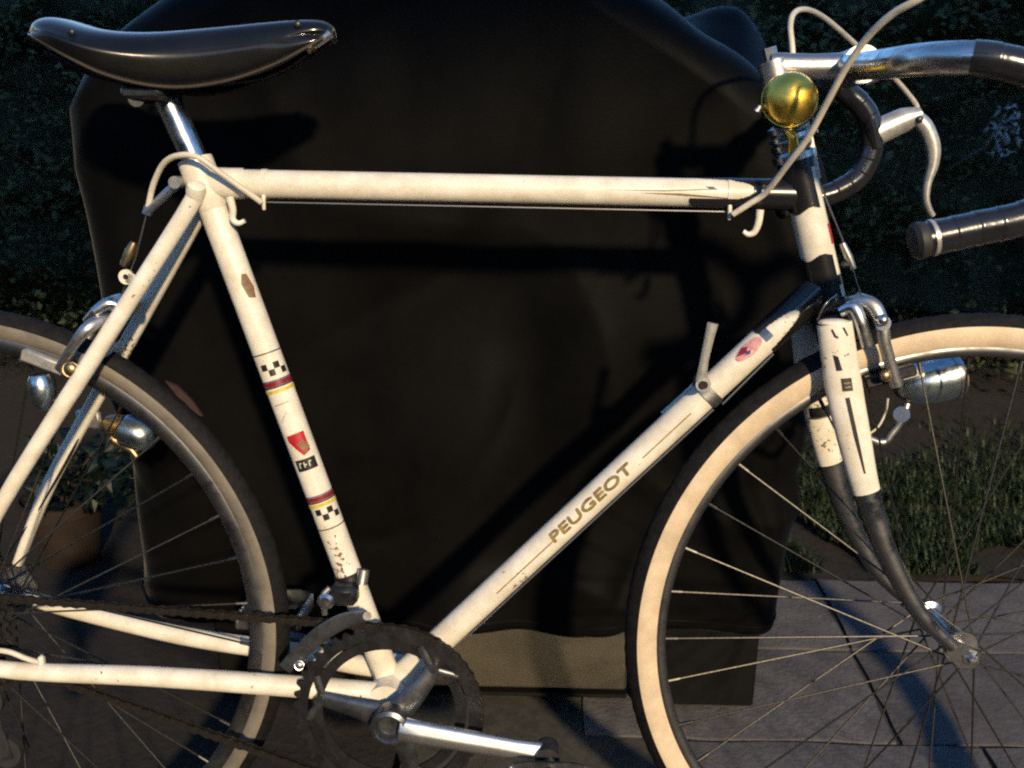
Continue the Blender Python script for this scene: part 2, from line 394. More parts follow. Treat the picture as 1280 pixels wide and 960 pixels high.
# ------------------------------------------------------------------ porch roof added unseen behind the camera: keeps the warm light off everything higher than the bicycle
shading = tag(empty('shading_roof', (1.6, -3.0, 0)), 'timber porch roof on posts added unseen behind the viewer to block the warm light', 'porch roof')
def child(o, p):
    o.parent = p; o.matrix_parent_inverse = Matrix.Translation(-p.location); return o
child(MB().box((1.6, -2.62, 2.525), 6.4, 0.05, 0.20, ch=.006).build('fascia_board', MT['bark'], smooth=False), shading)
pa = R(48); px_ = (Vector((1, 0, 0)), Vector((0, -math.cos(pa), math.sin(pa))), Vector((0, math.sin(pa), math.cos(pa))))
for k in range(16): child(MB().box((-1.4+.4*k, -2.60-1.6*math.cos(pa), 2.60+1.6*math.sin(pa)), .397, 3.2, .02, px_, .003).build('roof_board', MT['bark'], smooth=False), shading)
for x in (-1.5, 4.7): child(MB().box((x, -2.68, 1.23), .1, .1, 2.48, ch=.006).build('post', MT['bark'], smooth=False), shading)

# unseen walls added behind and beside the viewer to block low sky glow
for (x, y_, lx, ly, lab) in ((0.8, -6.3, 12.4, .24, 'brick wall added unseen behind the viewer to block sky glow'), (-5.5, -2.2, .24, 8.0, 'brick wall added unseen off to the left to block sky glow'), (7.1, -2.2, .24, 8.0, 'brick wall added unseen off to the right to block sky glow')):
    gw = MB().box((0, 0, 1.3), lx, ly, 2.6).build('glow_blocking_wall', MT['brickwall'], smooth=False); gw.location = (x, y_, -.03); tag(gw, lab, 'wall', 'added glow-blocking walls out of the picture')
    MB().box((0, 0, 2.63), lx+.06, ly+.06, .06, ch=.01).build('coping', MT['slab2'], gw, smooth=False)

# ------------------------------------------------------------------ the hedge
hedge = tag(empty('hedge', (0.6, 1.9, 0)), 'dense dark green hedge behind the bicycle and barbecue', 'hedge')
def child(o, p):
    o.parent = p; o.matrix_parent_inverse = Matrix.Translation(-p.location); return o
def face_y(X, Z):
    return 1.62+0.16*noise.noise(Vector((X*1.5, Z*1.5, 0)))+0.10*noise.noise(Vector((X*4, Z*4, 5)))+(0.12 if Z < .25 else 0)
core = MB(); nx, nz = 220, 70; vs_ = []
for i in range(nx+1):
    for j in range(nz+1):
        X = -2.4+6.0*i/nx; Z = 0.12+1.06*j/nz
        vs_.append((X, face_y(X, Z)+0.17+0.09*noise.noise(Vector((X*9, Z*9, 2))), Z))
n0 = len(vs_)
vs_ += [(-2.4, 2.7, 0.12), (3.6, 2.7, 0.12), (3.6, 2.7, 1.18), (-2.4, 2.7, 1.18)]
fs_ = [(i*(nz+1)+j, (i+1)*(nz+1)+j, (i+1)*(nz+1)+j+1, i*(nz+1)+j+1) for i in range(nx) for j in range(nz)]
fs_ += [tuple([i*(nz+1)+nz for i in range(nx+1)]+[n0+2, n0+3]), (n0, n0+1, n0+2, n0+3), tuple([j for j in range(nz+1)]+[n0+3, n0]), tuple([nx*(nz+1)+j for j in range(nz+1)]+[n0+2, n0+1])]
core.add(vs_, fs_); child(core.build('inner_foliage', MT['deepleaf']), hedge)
def leaf(mb, c, d, nrm, L, W):
    s_ = d.cross(nrm).normalized()*W; k = nrm*(L*.12)
    mb.add([c, c+d*L*.45+s_-k*.2, c+d*L, c+d*L*.45-s_-k*.2, c+d*L*.5+k*.6], [(0, 1, 4), (1, 2, 4), (2, 3, 4), (3, 0, 4)])
lf = MB()
for i in range(52000):
    X = random.uniform(-2.2, 3.4); Z = random.uniform(0.1, 1.24)
    if noise.noise(Vector((X*7, Z*7, 31))) < -.22 and random.random() < .8: continue
    c = Vector((X, face_y(X, Z)+random.uniform(-.12, .17)-0.10*max(0, noise.noise(Vector((X*5, Z*5, 8)))), Z))
    d = Vector((random.gauss(0, 1), random.gauss(-.7, .7), random.gauss(.1, .8))).normalized()
    nn = Vector((random.gauss(0, .7), random.gauss(-.6, .6), random.gauss(.7, .6))); nn = (nn-d*nn.dot(d)).normalized()
    L = random.uniform(.012, .026)*(1.5 if random.random() < .15 else 1)*(1+.5*noise.noise(Vector((X*2, Z*2, 3)))); leaf(lf, c, d, nn, L, L*random.uniform(.24, .34))
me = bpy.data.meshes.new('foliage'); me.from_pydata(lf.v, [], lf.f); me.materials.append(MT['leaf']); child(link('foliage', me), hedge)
for k in range(16):
    X = -2.0+5.3*k/15+random.uniform(-.1, .1); b = Vector((X, 1.86+random.uniform(-.05, .1), -0.02)); pts = [b]
    for q in range(5): pts.append(pts[-1]+Vector((random.uniform(-.06, .06), random.uniform(-.04, .05), .16)))
    child(MB().tube(pts, lerp_list([.022, .012], 6), 7).build('stem', MT['bark']), hedge)
pale = MB(); c0 = G(1258, 162, Y=1.46)  # pale leaf cluster drawn for the bluish patch in the hedge
for i in range(85):
    a = random.uniform(0, 6.28); q = math.sqrt(random.random()); c = c0+Vector((math.cos(a)*q*.036, random.uniform(-.03, .03), math.sin(a)*q*.062))
    d = Vector((random.gauss(0, .6), random.gauss(-.2, .4), random.gauss(-.4, .6))).normalized(); nn = Vector((random.gauss(0, .3), random.gauss(-.3, .3), 1)); nn = (nn-d*nn.dot(d)).normalized()
    leaf(pale, c, d, nn, random.uniform(.012, .024), .0045)
pale.tube([c0+Vector((0, .02, .03)), c0+Vector((.01, .12, -.05)), c0+Vector((0, .3, -.12))], [.003, .004, .005], 6)
tag(pale.build('pale_leaf_spray', MT['pale'], smooth=False), 'small pale bluish white spray in the dark hedge at upper right', 'leaves')

# ------------------------------------------------------------------ barbecue under its cover
FY = 0.285                                       # front of the cover
bbq = tag(empty('barbecue', (0.53, FY+0.3, 0)), 'barbecue cart under the black cover, its steel panel showing below', 'barbecue')
a0, a1 = G(470, 792, Y=FY+0.03), G(783, 864, Y=FY+0.03)
child(MB().box(((a0.x+a1.x)/2, FY+0.045, (a0.z+a1.z)/2+0.02), a1.x-a0.x, 0.03, abs(a0.z-a1.z)+0.04, ch=.004).build('steel_panel', MT['steel']), bbq)
child(MB().box(((a0.x+a1.x)/2, FY+0.052, a1.z-0.016), a1.x-a0.x+.004, 0.03, 0.006, ch=.002).build('panel_rail', MT['blackmetal']), bbq)
child(MB().box((0.53, FY+0.32, 0.10), 0.76, 0.46, 0.02, ch=.004).build('bottom_shelf', MT['blackmetal']), bbq)
for (x, y_, wx) in ((a1.x+0.105, FY+0.075, .17), (0.19, FY+0.075, .12), (a1.x+0.105, FY+0.50, .17), (0.19, FY+0.50, .12)):
    child(MB().box((x, y_, 0.135), wx, 0.05, 0.255, ch=.004).build('leg', MT['blackmetal']), bbq)
for x in (a1.x+0.105, 0.19):
    for y_ in (FY+0.09, FY+0.5):
        child(MB().lathe((x-.02, y_, .022), (1, 0, 0), [(0, .004), (0, .022), (.04, .022), (.04, .004)], 20).build('caster', MT['rubber']), bbq)
child(MB().box((0.53, FY+0.31, 0.50), 0.70, 0.44, 0.70, ch=.02).build('cabinet', MT['blackmetal']), bbq)
cx, cy, hx, hy = 0.500, FY+0.30, 0.465, 0.30
def Htop(X, Y):
    pts = [(-.1, .86), (.03, .905), (.10, .95), (.20, 1.01), (.34, 1.08), (.47, 1.115), (.58, 1.085), (.68, 1.02), (.76, .972), (.83, .925), (.90, .873), (.97, .80), (1.1, .76)]
    for (xa, za), (xb, zb) in zip(pts, pts[1:]):
        if X <= xb: z = za+(zb-za)*max(0, (X-xa))/(xb-xa); break
    else: z = .76
    z += 0.13*math.exp(-((X-.93)/.11)**2-((Y-(FY+.42))/.12)**2)
    return z
cv = MB(); NT = 260; rings = []
def uneven(p, k):
    return 0.024*noise.noise(p*4.0+Vector((0, 0, k)))+0.008*noise.noise(Vector((p.x*13, p.y*13, p.z*5)))+0.009*max(0, 1-4*abs(noise.noise(Vector((p.x*3.1+p.z*1.7, p.y*3, p.z*2.2-p.x*1.2+k)))))**2-0.007*max(0, 1-5*abs(noise.noise(Vector((p.x*2.3-p.z*2.6, p.y*2, p.z*1.3+p.x*2+7)))))**2
rc = 0.07; segs = [((cx-hx+rc, cy-hy), (cx+hx-rc, cy-hy)), ((cx+hx, cy-hy+rc), (cx+hx, cy+hy-rc)), ((cx+hx-rc, cy+hy), (cx-hx+rc, cy+hy)), ((cx-hx, cy+hy-rc), (cx-hx, cy-hy+rc))]
cens = [(cx+hx-rc, cy-hy+rc), (cx+hx-rc, cy+hy-rc), (cx-hx+rc, cy+hy-rc), (cx-hx+rc, cy-hy+rc)]
per = []
for q in range(4):
    (xa, ya), (xb, yb) = segs[q]; n_ = int(math.hypot(xb-xa, yb-ya)/.0065)
    per += [Vector((xa+(xb-xa)*i/n_, ya+(yb-ya)*i/n_, 0)) for i in range(n_)]
    per += [Vector((cens[q][0]+rc*math.cos(-math.pi/2+q*math.pi/2+i/12*math.pi/2), cens[q][1]+rc*math.sin(-math.pi/2+q*math.pi/2+i/12*math.pi/2), 0)) for i in range(12)]
NT = len(per)
NS = 110
for i in range(NS+1):
    f = i/NS; ring = []
    for k, p in enumerate(per):
        zs = Htop(p.x, p.y)-0.055; hem = 0.170+0.004*math.sin(k*.13)+0.006*noise.noise(p*6)
        z = hem+(zs-hem)*f; out = (p-Vector((cx, cy, 0))).normalized()
        fold = 0.010*math.sin(p.x*26+p.y*31+3*noise.noise(p*3))*(1-f)**1.3
        q = p+out*(uneven(Vector((p.x, p.y, z)), 2)*(.4+.6*(1-f))+fold); q.z = z; ring.append(q)
    rings.append(ring)
NTOP = 34
for i in range(1, NTOP+1):
    f = (1-i/NTOP)**1.0; ring = []
    t_ = i/NTOP
    for k, p in enumerate(per):
        q = Vector((cx, cy, 0))+(p-Vector((cx, cy, 0)))*max(f, .002)
        e = min(1, t_/0.26); drop = 0.055*(1-math.sqrt(1-(1-e)**2))
        q.z = Htop(q.x, q.y)-drop+0.010*noise.noise(Vector((q.x*6, q.y*6, 3)))+.004*noise.noise(Vector((q.x*17, q.y*17, 3))); ring.append(q)
    rings.append(ring)
vs_ = [p for r_ in rings for p in r_]
fs_ = [(i*NT+k, i*NT+(k+1) % NT, (i+1)*NT+(k+1) % NT, (i+1)*NT+k) for i in range(len(rings)-1) for k in range(NT)]
fs_.append(tuple((len(rings)-1)*NT+k for k in range(NT)))
cv.add(vs_, fs_); co = cv.build('barbecue_cover', MT['cover'])
sm = co.modifiers.new('thick', 'SOLIDIFY'); sm.thickness = 0.003; sm.offset = 1
tag(co, 'large black fabric cover draped over the barbecue behind the bicycle', 'cover')
hemp = [p+Vector((0, 0, .012)) for p in rings[0]]
hm = MB().tube([Vector((cx, cy, 0))+(Vector((p.x, p.y, 0))-Vector((cx, cy, 0)))*1.006+Vector((0, 0, p.z)) for p in hemp], .0025, 6, closed=True).build('hem_seam', MT['cover'], co)

# ------------------------------------------------------------------ the plant pot at the left
pc = G(62, 735, Z=0.0); pc = Vector((pc.x-.02, pc.y+.12, 0))
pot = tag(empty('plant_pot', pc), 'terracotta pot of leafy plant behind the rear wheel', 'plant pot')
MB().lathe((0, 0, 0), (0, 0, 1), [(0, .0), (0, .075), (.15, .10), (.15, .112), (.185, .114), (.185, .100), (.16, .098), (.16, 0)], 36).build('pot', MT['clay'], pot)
pl = MB()
for i in range(330):
    a = random.uniform(0, 6.28); q = random.random()**.5*.13; c = Vector((math.cos(a)*q+.09, math.sin(a)*q, .17+random.random()*.16))
    d = Vector((math.cos(a)+random.gauss(0, .4), math.sin(a)+random.gauss(0, .4), random.gauss(.4, .5))).normalized(); nn = Vector((random.gauss(0, .4), random.gauss(-.3, .4), 1)); nn = (nn-d*nn.dot(d)).normalized()
    L = random.uniform(.03, .06); leaf(pl, c, d, nn, L, L*.3)
me = bpy.data.meshes.new('foliage'); me.from_pydata(pl.v, [], pl.f); me.materials.append(MT['potleaf']); link('foliage', me, pot); pot.scale = (.72, .72, .72)
for k in range(5): MB().tube([(0.01*k-.02, 0, .15), (.02*k-.03, .01, .24), (.04*k-.05, .0, .31)], .003, 6).build('stem', MT['bark'], pot)

# ================================================================== the bicycle
bike = tag(empty('bicycle'), 'vintage cream white racing bicycle with dropped bars leaning on the covered barbecue', 'bicycle')
bike.rotation_euler.x = -LEAN
def part(mb, name, m, parent=bike, smooth=True): return mb.build(name, MT[m], parent, smooth)
BB = V(.449, .261); ST_TOP = V(.272, .822); HT_T = V(.852, .826); HT_B = V(.8945, .688)
SAX = (HT_T-HT_B).normalized()
TT_L = V(.282, .803); TT_R = V(.8585, .793); DT_T = V(.8865, .706)
# seat tube and its transfers
T = Tube(BB, ST_TOP, .0143); ST = T
so1 = part(MB().tube([BB, ST_TOP], .0143, 32), 'seat_tube', 'paint')
def stp(x, y): return T.dist(P(x, y, .014))
def ring(tube, d, wd, m, par, nm='band', h=.0005):
    mb = MB(); tube.patch(mb, d-wd/2, d+wd/2, -math.pi, math.pi, h, na=40); return part(mb, nm, m, par)
for (line, chk, redd, yel) in (((335, 441), (342, 461), (346, 479), (350, 488)), ((415, 660), (409, 642), (404, 622), (407, 630))):
    ring(T, stp(*line), .0012, 'ink', so1); ring(T, stp(*redd), .0052, 'maroon', so1); ring(T, stp(*yel), .0034, 'yellow', so1)
    s_ = 1 if stp(*redd) > stp(*yel) else -1
    ring(T, stp(*redd)-s_*.0036, .0016, 'ink', so1); ring(T, stp(*redd)+s_*.0034, .0012, 'bluegrey', so1)
    d0 = stp(*chk); sq = .0066
    for k in range(14):
        for rr in (0, 1):
            if (k+rr) % 2 == 0:
                if (k, rr) in ((12, 0), (3, 1)): continue
                mb = MB(); a = k*2*math.pi/14; T.patch(mb, d0+(rr-1)*sq, d0+rr*sq, a, a+2*math.pi/14*.97, .0005, na=3); part(mb, 'chequer', 'ink', so1)
d = stp(386, 553)
mb = MB(); T.poly(mb, [(d-.012, .004), (d+.006, -.007), (d+.012, -.007), (d+.013, .004), (d+.013, .012), (d-.008, .012)]); part(mb, 'shield_badge', 'red', so1)
mb = MB(); T.poly(mb, [(d-.009, .006), (d+.002, .001), (d+.004, .008), (d-.004, .013)], .0007); part(mb, 'shield_emblem', 'brown', so1)
d = stp(394, 577)
mb = MB(); T.poly(mb, [(d-.0065, -.008), (d-.0065, .014), (d+.006, .014), (d+.006, -.008)]); part(mb, 'badge_plate', 'ink', so1)
mb = MB()
for q, yy in enumerate((-.0045, .0005, .0055)):
    T.poly(mb, [(d-.003, yy), (d-.003, yy+.0011), (d+.003, yy+.0011), (d+.003, yy)], .0007)
    T.poly(mb, [(d+.0016 if q != 1 else d-.0008, yy), (d+.0016 if q != 1 else d-.0008, yy+.003), (d+.003 if q != 1 else d+.0006, yy+.003), (d+.003 if q != 1 else d+.0006, yy)], .0007)
part(mb, 'plate_marks', 'housing', so1)
d = stp(318, 355); mb = MB(); T.poly(mb, [(d-.011, .007), (d+.004, .0045), (d+.013, .008), (d+.012, .013), (d-.002, .0165), (d-.013, .014)]); part(mb, 'worn_sticker', 'brown', so1)
d = stp(358, 517); mb = MB()
T.poly(mb, [(d-.008, -.006), (d-.0072, -.006), (d+.002, .002), (d+.0012, .002)]); T.poly(mb, [(d+.010, -.008), (d+.0108, -.008), (d+.0118, .008), (d+.011, .008)])
part(mb, 'scratch', 'brown', so1)
# seat lug, stay caps, binder bolt
lug = part(MB().lathe(ST_TOP, -ST.t, [(-.004, .0135), (-.004, .0168), (0, .0172), (.03, .0172), (.046, .0150), (.047, .0143)], 36), 'seat_lug', 'paint')
Tt = Tube(TT_L, TT_R, .0138)
mb = MB(); Tt.sleeve(mb, .006, .050, lambda d, a: d < .044-.016*abs(a)/math.pi, h=.0013); part(mb, 'lug_point', 'paint', lug)
bp_ = P(222, 228, .012)
part(MB().tube([bp_+Vector((0, .03, 0)), bp_+Vector((0, -.008, 0))], .006, 16), 'binder_bolt', 'alloy', lug)
# top tube, stripe, clips
tt = part(MB().tube([TT_L, TT_R], .0138, 32), 'top_tube', 'paint')
def ttp(x, y): return Tt.dist(P(x, y, .013))
d1 = ttp(893, 237); mb = MB()
Tt.poly(mb, [(ttp(755, 241), .0016), (ttp(830, 241), .0011), (d1, .0032), (d1+.004, .0030), (d1-.001, .0062), (d1-.009, .0062), (d1-.004, .0042), (ttp(830, 241), .0022)])
part(mb, 'stripe_transfer', 'ink', tt)
mb = MB(); Tt.poly(mb, [(ttp(800, 243), -.0008), (ttp(910, 243), -.0046), (ttp(910, 243), -.0038), (ttp(850, 243), -.0006)]); part(mb, 'stripe_transfer', 'brown', tt)
for (x, y) in ((328, 250), (913, 262)):
    c = Tt.at(ttp(x, y), -1.1, 0); part(MB().tube([c+Vector((0, -.002, .003)), c+Vector((0, -.004, -.004)), c+Vector((0, -.003, -.012))], [.0022, .0022, .0016], 10), 'cable_stop', 'paint', tt)
    mb = MB(); Tt.patch(mb, ttp(x, y)-.003, ttp(x, y)+.003, -math.pi, math.pi, .0008, na=36); part(mb, 'clip_band', 'paint', tt)
c0, c1 = Tt.at(ttp(328, 250), -1.35, .004), Tt.at(ttp(913, 262), -1.35, .004)
part(MB().tube([c0, c1], .0009, 8), 'bare_cable', 'wire', tt)
for (pp) in (((287, 246), (291, 262), (291, 274), (298, 279), (306, 276)), ((950, 262), (948, 278), (943, 290), (935, 293), (929, 289))):
    pts = smooth_path([P(x, y, .016) for x, y in pp]); part(MB().tube(pts, lerp_list([.0040, .0032, .0022], len(pts)), 10), 'pump_hook', 'paint', tt)
# down tube
Td = Tube(BB, DT_T, .0148)
dt = part(MB().tube([BB, DT_T], .0148, 32), 'down_tube', 'paint')
def dtp(x, y): return Td.dist(P(x, y, .014))
def wrap_text(tube, body, d0, d1, hgt, centre, m, par, name, h=.0005):
    cu = bpy.data.curves.new('lettering', 'FONT'); cu.body = body; cu.size = 1; cu.resolution_u = 3
    tmp = bpy.data.objects.new('tmp', cu); sc.collection.objects.link(tmp); bpy.context.view_layer.update()
    me = bpy.data.meshes.new_from_object(tmp.evaluated_get(bpy.context.evaluated_depsgraph_get()))
    bpy.data.objects.remove(tmp); bpy.data.curves.remove(cu)
    xs = [v.co.x for v in me.vertices]; ys = [v.co.y for v in me.vertices]
    x0, x1, y0, y1 = min(xs), max(xs), min(ys), max(ys)
    import bmesh
    bm = bmesh.new(); bm.from_mesh(me); bmesh.ops.triangulate(bm, faces=bm.faces); bmesh.ops.subdivide_edges(bm, edges=[e for e in bm.edges if e.calc_length() > .25], cuts=2, use_grid_fill=False)
    for v in bm.verts:
        fx, fy = (v.co.x-x0)/(x1-x0), (v.co.y-y0)/(y1-y0)
        yy = centre+(fy-.5)*hgt; v.co = tube.at(d0+(d1-d0)*fx+ (fy-.5)*hgt*.12, yy/tube.r, h)
    bm.to_mesh(me); bm.free(); me.materials.clear(); me.materials.append(MT[m])
    o = link(name, me, par); return o
# bold lettering: the same word three times, a hair apart, thickens the thin built-in face
import bmesh
def bold_text(tube, body, d0, d1, hgt, centre, m, par):
    bmj = bmesh.new()
    for (dx, dy) in ((0, 0), (.0013, 0), (.0006, .0009), (.0006, -.0008)):
        o = wrap_text(tube, body, d0+dx, d1+dx, hgt, centre+dy, m, None, 'lettering', .0005+dx*.06+abs(dy)*.05)
        bmj.from_mesh(o.data); me = o.data; bpy.data.objects.remove(o)
    me = bpy.data.meshes.new('lettering'); bmj.to_mesh(me); bmj.free(); me.materials.append(MT[m])
    lo = link('lettering', me, par); lo['label'] = 'gold block lettering reading up the down tube'
bold_text(Td, 'PEUGEOT', dtp(679, 664), dtp(777, 573), .0100, .0026, 'gold', dt)
mb = MB(); Td.poly(mb, [(dtp(608, 730), -.0006), (dtp(680, 663), -.0006), (dtp(680, 663), .0006), (dtp(608, 730), .0006)]); part(mb, 'pinstripe', 'gold', dt)
mb = MB(); Td.poly(mb, [(dtp(792, 561), -.0006), (dtp(852, 505), -.0006), (dtp(852, 505), .0006), (dtp(792, 561), .0006)]); part(mb, 'pinstripe', 'gold', dt)
db = dtp(913, 413); mb = MB()
Td.poly(mb, [(db+.0165*math.cos(q*.3142), .0075+.0068*math.sin(q*.3142)) for q in range(20)]); part(mb, 'oval_badge', 'pinkish', dt)
mb = MB(); Td.poly(mb, [(db-.014, .010), (db-.004, .006), (db+.001, .010), (db-.004, .0135)], .0008); part(mb, 'badge_emblem', 'maroon', dt)
mb = MB(); Td.poly(mb, [(db-.006, .005), (db-.002, .003), (db+.001, .006), (db-.003, .007)], .0009); part(mb, 'badge_emblem', 'blue', dt)
d = dtp(935, 394); mb = MB(); Td.patch(mb, d-.005, d+.004, .05, 1.9, .0006, na=10); part(mb, 'blue_band', 'bluegrey', dt)
part(MB().tube([Td.at(dtp(560, 795), -.95, .003), Td.at(dtp(870, 490), -.95, .003)], .0009, 8), 'bare_cable', 'wire', dt)
part(MB().tube([Td.at(dtp(880, 482), -.85, .006), Td.at(dtp(950, 425), -.80, .004)], .0009, 8), 'bare_cable', 'wire', dt)
# shift levers on their clamp
d = dtp(862, 468); sh = MB(); Td.patch(sh, d-.006, d+.006, -math.pi, math.pi, .0018, na=36); sh = part(sh, 'shifter_clamp', 'alloy')
pv = P(878, 479, .026); far = Vector((pv.x, .028, pv.z))-Td.e*.012
part(MB().tube([pv+Vector((0, .012, 0)), pv+Vector((0, -.006, 0))], .0075, 20), 'lever_boss', 'alloy', sh)
part(MB().tube([pv+Vector((0, -.006, 0)), pv+Vector((0, -.009, 0))], .0042, 12), 'wing_screw', 'dark', sh)
lp = smooth_path([P(876, 478, .029), P(880, 452, .030), P(886, 425, .032), P(891, 404, .033)], 4)
part(MB().tube(lp, lerp_list([.0055, .0042, .0046, .0054], len(lp)), 12, side=(0, 1, 0), rad2=lerp_list([.003, .0028, .003, .003], len(lp))), 'shift_lever', 'whitealloy', sh)
part(MB().tube([far+Vector((0, -.012, 0)), far+Vector((0, .006, 0))], .0075, 20), 'lever_boss', 'alloy', sh)
lp2 = smooth_path([far+Vector((0, .003, 0)), far-Td.t*.026+Vector((0, .002, 0)), far-Td.t*.054+Vector((0, .004, 0))], 4)
part(MB().tube(lp2, .0042, 10, side=(0, 1, 0), rad2=.003), 'shift_lever', 'whitealloy', sh)
# head tube with black lugs
HL = (HT_T-HT_B).length
ht = part(MB().tube([HT_B, HT_T], .0165, 36), 'head_tube', 'paint')
Th = Tube(HT_B, HT_T, .0165)
# angle on head tube: 0 = near side, e axis points (mostly) up/fwd or back; find sign of the forward side
fwd = 1 if Th.e.x > 0 else -1
def lugshape_top(d, a):
    b = a*fwd                                # + = forward side
    lim = HL-.048+.0022*math.cos(b*4)
    if d < lim: return False
    if .55 < b < 2.6: return d > HL-.010-.012*math.cos((d-HL)*260)*0
    return True
def lugshape_bot(d, a):
    b = a*fwd; lim = .050+.0022*math.cos(b*4)
    if d > lim: return False
    if .62 < b < 2.5 and not (.018 < d < .028 and b < 1.0): return d < .006
    return True
mb = MB(); Th.sleeve(mb, HL-.06, HL, lugshape_top, .0012); part(mb, 'head_lug', 'black', ht)
mb = MB(); Th.sleeve(mb, 0, .06, lugshape_bot, .0012); part(mb, 'head_lug', 'black', ht)
mb = MB(); Th.patch(mb, .058, .078, fwd*.85, fwd*2.2, .0006, na=8); part(mb, 'head_badge', 'red', ht)
def lt(d, a):      # black socket round the top tube, a cream tongue left open on the near flank
    s_ = Tt.L-d
    if s_ < .012: return True
    if a < -.35: return s_ < .098+.01*math.cos(a)
    return s_ < .046+.05*min(1, abs((a-.3)/1.0)**2.5)
mb = MB(); Tt.sleeve(mb, Tt.L-.12, Tt.L-.004, lt, .0012, 96, 90); part(mb, 'lug_socket', 'black', ht)
def ld(d, a):
    s_ = Td.L-d
    if s_ > .085: return False
    tip = .034+.044*min(1, abs((a-.12)/.72)**2.4)
    return s_ < tip
mb = MB(); Td.sleeve(mb, Td.L-.09, Td.L-.004, ld, .0012, 110, 90); part(mb, 'lug_socket', 'black', ht)
# headset
part(MB().lathe(HT_T, SAX, [(-.002, .0165), (0, .0205), (.006, .0205), (.009, .018), (.012, .0195), (.016, .0195), (.018, .0165), (.020, .0195), (.024, .0195), (.026, .0165), (.028, .019), (.033, .019), (.036, .012), (.037, .008)], 40), 'headset', 'chrome')
part(MB().lathe(HT_B, -SAX, [(-.002, .0168), (0, .0205), (.005, .0205), (.008, .0185), (.012, .021), (.016, .021), (.017, .012)], 40), 'lower_headset', 'dark')
# bottom bracket, stays
part(MB().tube([BB+Vector((0, .035, 0)), BB+Vector((0, -.035, 0))], .0205, 32), 'bottom_bracket', 'paint')
hubN, hubF = V(0, .34, .062), V(0, .34, -.062)
for s_ in (1, -1):
    A = V(.442, .266, .023*s_); m1 = V(.345, .279, .034*s_); m2 = V(.20, .293, .045*s_); B = V(.043, .306 if s_ > 0 else .322, .058*s_); E_ = V(.012, .334, .060*s_)
    pts = smooth_path([A, m1, m2, B, E_], 5)
    part(MB().tube(pts, lerp_list([.0115, .0115, .0105, .0088, .0065], len(pts)), 20), 'chain_stay', 'paint')
    cn = V(.279, .800, .017*s_); pts = [cn, V(.262, .770, .019*s_), V(.165, .628, .038*s_), V(.062, .476, .054*s_), V(.008, .372, .060*s_)]
    pts = smooth_path(pts, 4)
    ss = part(MB().tube(pts, lerp_list([.0082, .0085, .0085, .0078, .0060], len(pts)), 18), 'seat_stay', 'paint')
    # scooped chrome cap
    t_ = (pts[0]-pts[2]).normalized()
    part(MB().lathe(pts[0]-t_*.004+Vector((0, -.003*s_, 0)), t_+Vector((0, -.55*s_, 0)), [(-.012, .0086), (.001, .0096), (.006, .0085), (.009, .004), (.0092, 0)], 20), 'stay_cap', 'paint', ss)
    part(MB().plate([V(-.022, .352, .061*s_), V(.012, .378, .061*s_), V(.03, .342, .061*s_), V(.018, .318, .061*s_), V(-.012, .300, .061*s_)], (0, 1, 0), .004), 'dropout', 'alloy', ss)
br = V(.150, .628, 0)
part(MB().tube([V(.1665, .6345, .036), V(.1665, .6345, -.036)], .0055, 14), 'brake_bridge', 'paint')
tb = P(158, 346, .012); e1 = (P(175, 355, .012)-tb).normalized(); e2 = Vector((0, 1, 0)).cross(e1)
tab = MB(); ring_ = []
tab.tube([tb+Vector((0, .0015, 0)), tb+Vector((0, -.0015, 0))], .0075, 18); tab.box(tb+e1*.011, .022, .003, .012, (e1, Vector((0, 1, 0)), e2), .001)
tabo = part(tab, 'mounting_tab', 'paint'); part(MB().tube([tb+Vector((0, .0018, 0)), tb+Vector((0, -.0018, 0))], .0028, 12), 'tab_hole', 'ink', tabo)
# seat post and saddle
part(MB().tube([V(.281, .792), V(.272, .822), V(.244, .892)], .0126, 28), 'seat_post', 'chrome')
us = [.140, .145, .155, .170, .19, .215, .247, .28, .32, .36, .390, .405, .411]
zt = [.942, .949, .951, .948, .941, .937, .937, .940, .944, .948, .950, .949, .943]
hw = [.036, .050, .060, .066, .067, .060, .048, .037, .029, .0235, .021, .017, .010]
zb = [.937, .936, .931, .923, .912, .900, .892, .891, .898, .912, .927, .936, .938]
def sect(i):
    z, h, b = zt[i], hw[i], zb[i]; L_ = z-b
    half = [(0, z), (.35*h, z-.001), (.62*h, z-.003), (.82*h, z-.007-.03*L_), (.95*h, z-.012-.12*L_), (1.0*h, z-.35*L_-.006), (.985*h, z-.62*L_), (.95*h, b)]
    return [Vector((us[i], -y_, zz)) for y_, zz in reversed(half)] + [Vector((us[i], y_, zz)) for y_, zz in half[1:]]
S = [sect(i) for i in range(len(us))]; npt = len(S[0]); sm_ = MB()
sm_.add([p for s_ in S for p in s_], [(i*npt+k, i*npt+k+1, (i+1)*npt+k+1, (i+1)*npt+k) for i in range(len(us)-1) for k in range(npt-1)])
me = bpy.data.meshes.new('saddle'); me.from_pydata(sm_.v, [], sm_.f); me.materials.append(MT['leather'])
for p_ in me.polygons: p_.use_smooth = True
sad = link('saddle', me, bike); sd_ = sad.modifiers.new('thick', 'SOLIDIFY'); sd_.thickness = .0045; sd_.offset = -1
su_ = sad.modifiers.new('sub', 'SUBSURF'); su_.levels = 2; su_.render_levels = 2
